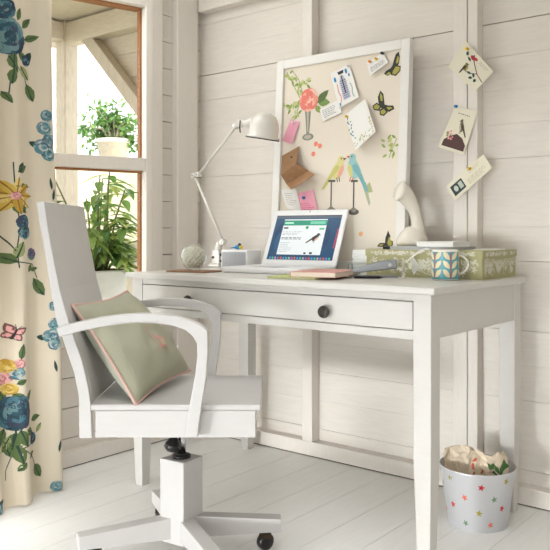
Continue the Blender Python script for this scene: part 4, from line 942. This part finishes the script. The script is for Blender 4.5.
# mug
mc = Vector((1.400, -0.360, DZ)); mr, mh = 0.0405, 0.092
mg = thing('mug', 'teal china mug with cream leaves and red stem in front of the patterned box', 'mug', mc, YAW)
b = MB(); b.lathe([(0, 0.004), (mr-0.004, 0.004), (mr-0.003, mh), (mr, mh), (mr, 0.003), (mr-0.004, 0), (0, 0)], 40)
pr = Pr(); TL = rgb(86, 160, 170); CR = rgb(230, 218, 176); RD = rgb(190, 56, 50)
for k_ in range(40):
    a0, a1 = -PI+2*PI*k_/40, -PI+2*PI*(k_+1)/40; pr.rect(a0, 0.004, a1, mh-0.006, TL, 0)
for c_ in range(5):
    a0 = -PI/2+0.18+c_*2*PI/5
    pr.rect(a0-0.04, 0.005, a0+0.04, mh-0.007, RD, 3)
    for r_ in range(3):
        z_ = 0.010+r_*0.026
        for s_ in (-1, 1):
            pts = [(a0+s_*(0.07+q[0]*0.50), z_+q[1]*0.024) for q in ((0, 0), (0.25, 0.02), (0.6, 0.15), (0.9, 0.5), (1.0, 0.95), (0.8, 1.0), (0.4, 0.85), (0.1, 0.5))]
            pr.add(pts, CR, 2)
b.prints(pr, lambda u, v, h: Vector(((mr+h)*math.cos(u), (mr+h)*math.sin(u), v)), 1, 0.0002, 0.0002)
b.build('cup', ['mug_china', 'printed_gloss'], mg)
b = MB(); b.tube([(mr-0.003+0.031*math.sin(PI*t/10), 0.0, 0.047+0.028*math.cos(PI*t/10)) for t in range(11)], [(0.0035, 0.005)]*11, 10); b.build('handle', 'mug_china', mg)
# sheer ribbon tied loosely, left of the mug
rb = thing('ribbon', 'sheer white ribbon bow falling from the box beside the mug', 'ribbon', (1.27, -0.335, DZ), YAW)
def ribbon(pts, w_):
    mb = MB()
    def f(u, v):
        i = min(int(u*(len(pts)-1)), len(pts)-2); t = u*(len(pts)-1)-i; p = Vector(pts[i]).lerp(Vector(pts[i+1]), t)
        return p+Vector((0.25, 0.9, 0.3)).normalized()*((v-0.5)*w_)+Vector((0.5, 0, 0.5))*((v-0.5)*w_*0.9)
    mb.grid(f, 24, 4); return mb
ribbon([(0.0, 0.0, 0.064), (-0.016, -0.004, 0.050), (-0.026, -0.006, 0.028), (-0.026, -0.004, 0.010), (-0.022, -0.006, 0.004)], 0.018).build('tail', 'sheer_ribbon', rb)
ribbon([(0.0, 0.0, 0.064), (0.010, -0.006, 0.048), (0.020, -0.008, 0.028), (0.012, -0.01, 0.016), (0.006, -0.008, 0.030), (0.010, -0.004, 0.050)], 0.018).build('loop', 'sheer_ribbon', rb)
ribbon([(0.0, 0.0, 0.064), (0.025, 0.004, 0.082), (0.055, 0.012, 0.092), (0.085, 0.02, 0.093)], 0.018).build('band', 'sheer_ribbon', rb)

# =================================================================== BIN
bc = Vector((1.443, -0.225, 0))
bn = thing('waste_bin', 'white tin bucket with coloured stars under the right desk end', 'bin', bc)
r0, r1, bh = 0.0905, 0.114, 0.180
b = MB(); b.lathe([(0, 0.004), (r0-0.002, 0.004), (r1-0.002, bh), (r1+0.002, bh+0.001), (r1+0.002, bh-0.003), (r1, bh-0.004), (r0, 0.0), (0, 0.0)], 48, 0, None, True, [1, 1, 1, 0, 0, 0, 0])
STC = [rgb(206, 44, 40), rgb(176, 160, 60), rgb(232, 120, 96), rgb(110, 140, 110)]
pr = Pr()
va_ = math.atan2(CAM.y-bc.y, CAM.x-bc.x)
for i_, (px_, py_, c_) in enumerate(((453, 481.5, 1), (482.5, 486, 0), (505.5, 481.5, 1), (445, 491, 3), (467, 498.5, 2), (494.5, 498.5, 3), (456, 509, 0), (480.5, 513, 1), (501.5, 509, 0), (448.5, 519, 2), (468, 525, 3), (491, 525, 2))):
    z_ = 0.172-(py_-476)/56*0.168
    rr = r0+(r1-r0)*z_/bh
    s_ = max(-0.97, min(0.97, (px_-479)/(36.5*rr/r1)))
    pr.star(va_+math.asin(s_), z_, 0.0115, STC[c_], 0, 0.2*i_)
for k_ in range(22): pr.star(va_+PI/2+0.25+(k_ % 8)*0.36, 0.03+(k_*0.061) % 0.13, 0.0115, STC[k_ % 4], 0, k_*0.3)
def bfun(u, v, h):
    return Vector(((r0+(r1-r0)*v/bh+h)*math.cos(u), (r0+(r1-r0)*v/bh+h)*math.sin(u), v))
def star_fix(poly):
    cx = sum(q[0] for q in poly)/len(poly); return [(cx+(q[0]-cx)/0.108, q[1]) for q in poly]
pr.polys = [(star_fix(p), c, l) for p, c, l in pr.polys]
b.prints(pr, bfun, 2, 0.0002, 0.0004)
b.build('bucket', ['bucket_white', 'zinc', 'printed_gloss'], bn)
def crumple(name, label, loc, size, peak, seed, pr=None):
    """a sheet of paper crushed into the bin: facets, with corners and a ridge standing up"""
    rr = random.Random(seed); N = 9
    J = [[Vector((rr.uniform(-1, 1), rr.uniform(-1, 1), rr.uniform(-1, 1)))*0.007 for _ in range(N+1)] for _ in range(N+1)]
    def f(u, v, h=0.0):
        i, j = u*N, v*N; i0, j0 = min(int(i), N-1), min(int(j), N-1); a, c = i-i0, j-j0
        jj = J[i0][j0]*(1-a)*(1-c)+J[i0+1][j0]*a*(1-c)+J[i0][j0+1]*(1-a)*c+J[i0+1][j0+1]*a*c
        x_, y_ = (u-0.5)*size[0], (v-0.5)
        z_ = peak[2]*max(0, 1-math.hypot((u-peak[0])*1.3, (v-peak[1])*0.9)*1.35)
        return RT*x_+FW*(y_*size[1]+0.02*math.sin(u*7))+Vector((0, 0, size[2]*v+z_-0.012*math.cos(u*9+2*v)))+jj+FW*(-h)
    mb = MB(); mb.grid(lambda u, v: f(u, v), N, N, 0, smooth=False)
    mb.grid(lambda u, v: f(u, v)+FW*0.0015, N, N, 0, smooth=False, flip=True)
    if pr: mb.prints(pr, lambda u, v, h: f(max(0, min(1, u)), max(0, min(1, v)), h+0.002), 1, 0.0005, 0.0006)
    return tag(mb.build(name, ['crumpled_paper', 'printed_ink'], loc=loc), label, 'paper', 'crumpled papers in the bin')
def LB(r_, f_, z_): return bc+RT*r_+FW*f_+Vector((0, 0, z_))
crumple('crumpled_paper', 'plain crumpled beige paper on the left in the star bin, one corner standing up', LB(-0.044, 0.024, 0.125), (0.105, 0.06, 0.065), (0.55, 1.0, 0.05), 4)
pr = Pr(); GA, GB_ = rgb(64, 106, 54), rgb(96, 138, 76)
for q in ((0.62, 0.42, 100, 0.4), (0.7, 0.40, 60, 0.36), (0.66, 0.5, 140, 0.28), (0.74, 0.5, 20, 0.24), (0.68, 0.36, -60, 0.2)): pr.leaf(q[0], q[1], q[2], q[3], 0.2, GA, 0, GB_)
for q in ((0.12, 0.5), (0.18, 0.62), (0.1, 0.35), (0.3, 0.3)): pr.disc(q[0], q[1], 0.045, 0.05, rgb(206, 96, 78), 0, 8)
crumple('crumpled_paper', 'crumpled floral paper with green leaf on the right in the star bin', LB(0.030, -0.03, 0.132), (0.125, 0.05, 0.075), (0.5, 1.0, 0.02), 9, pr)
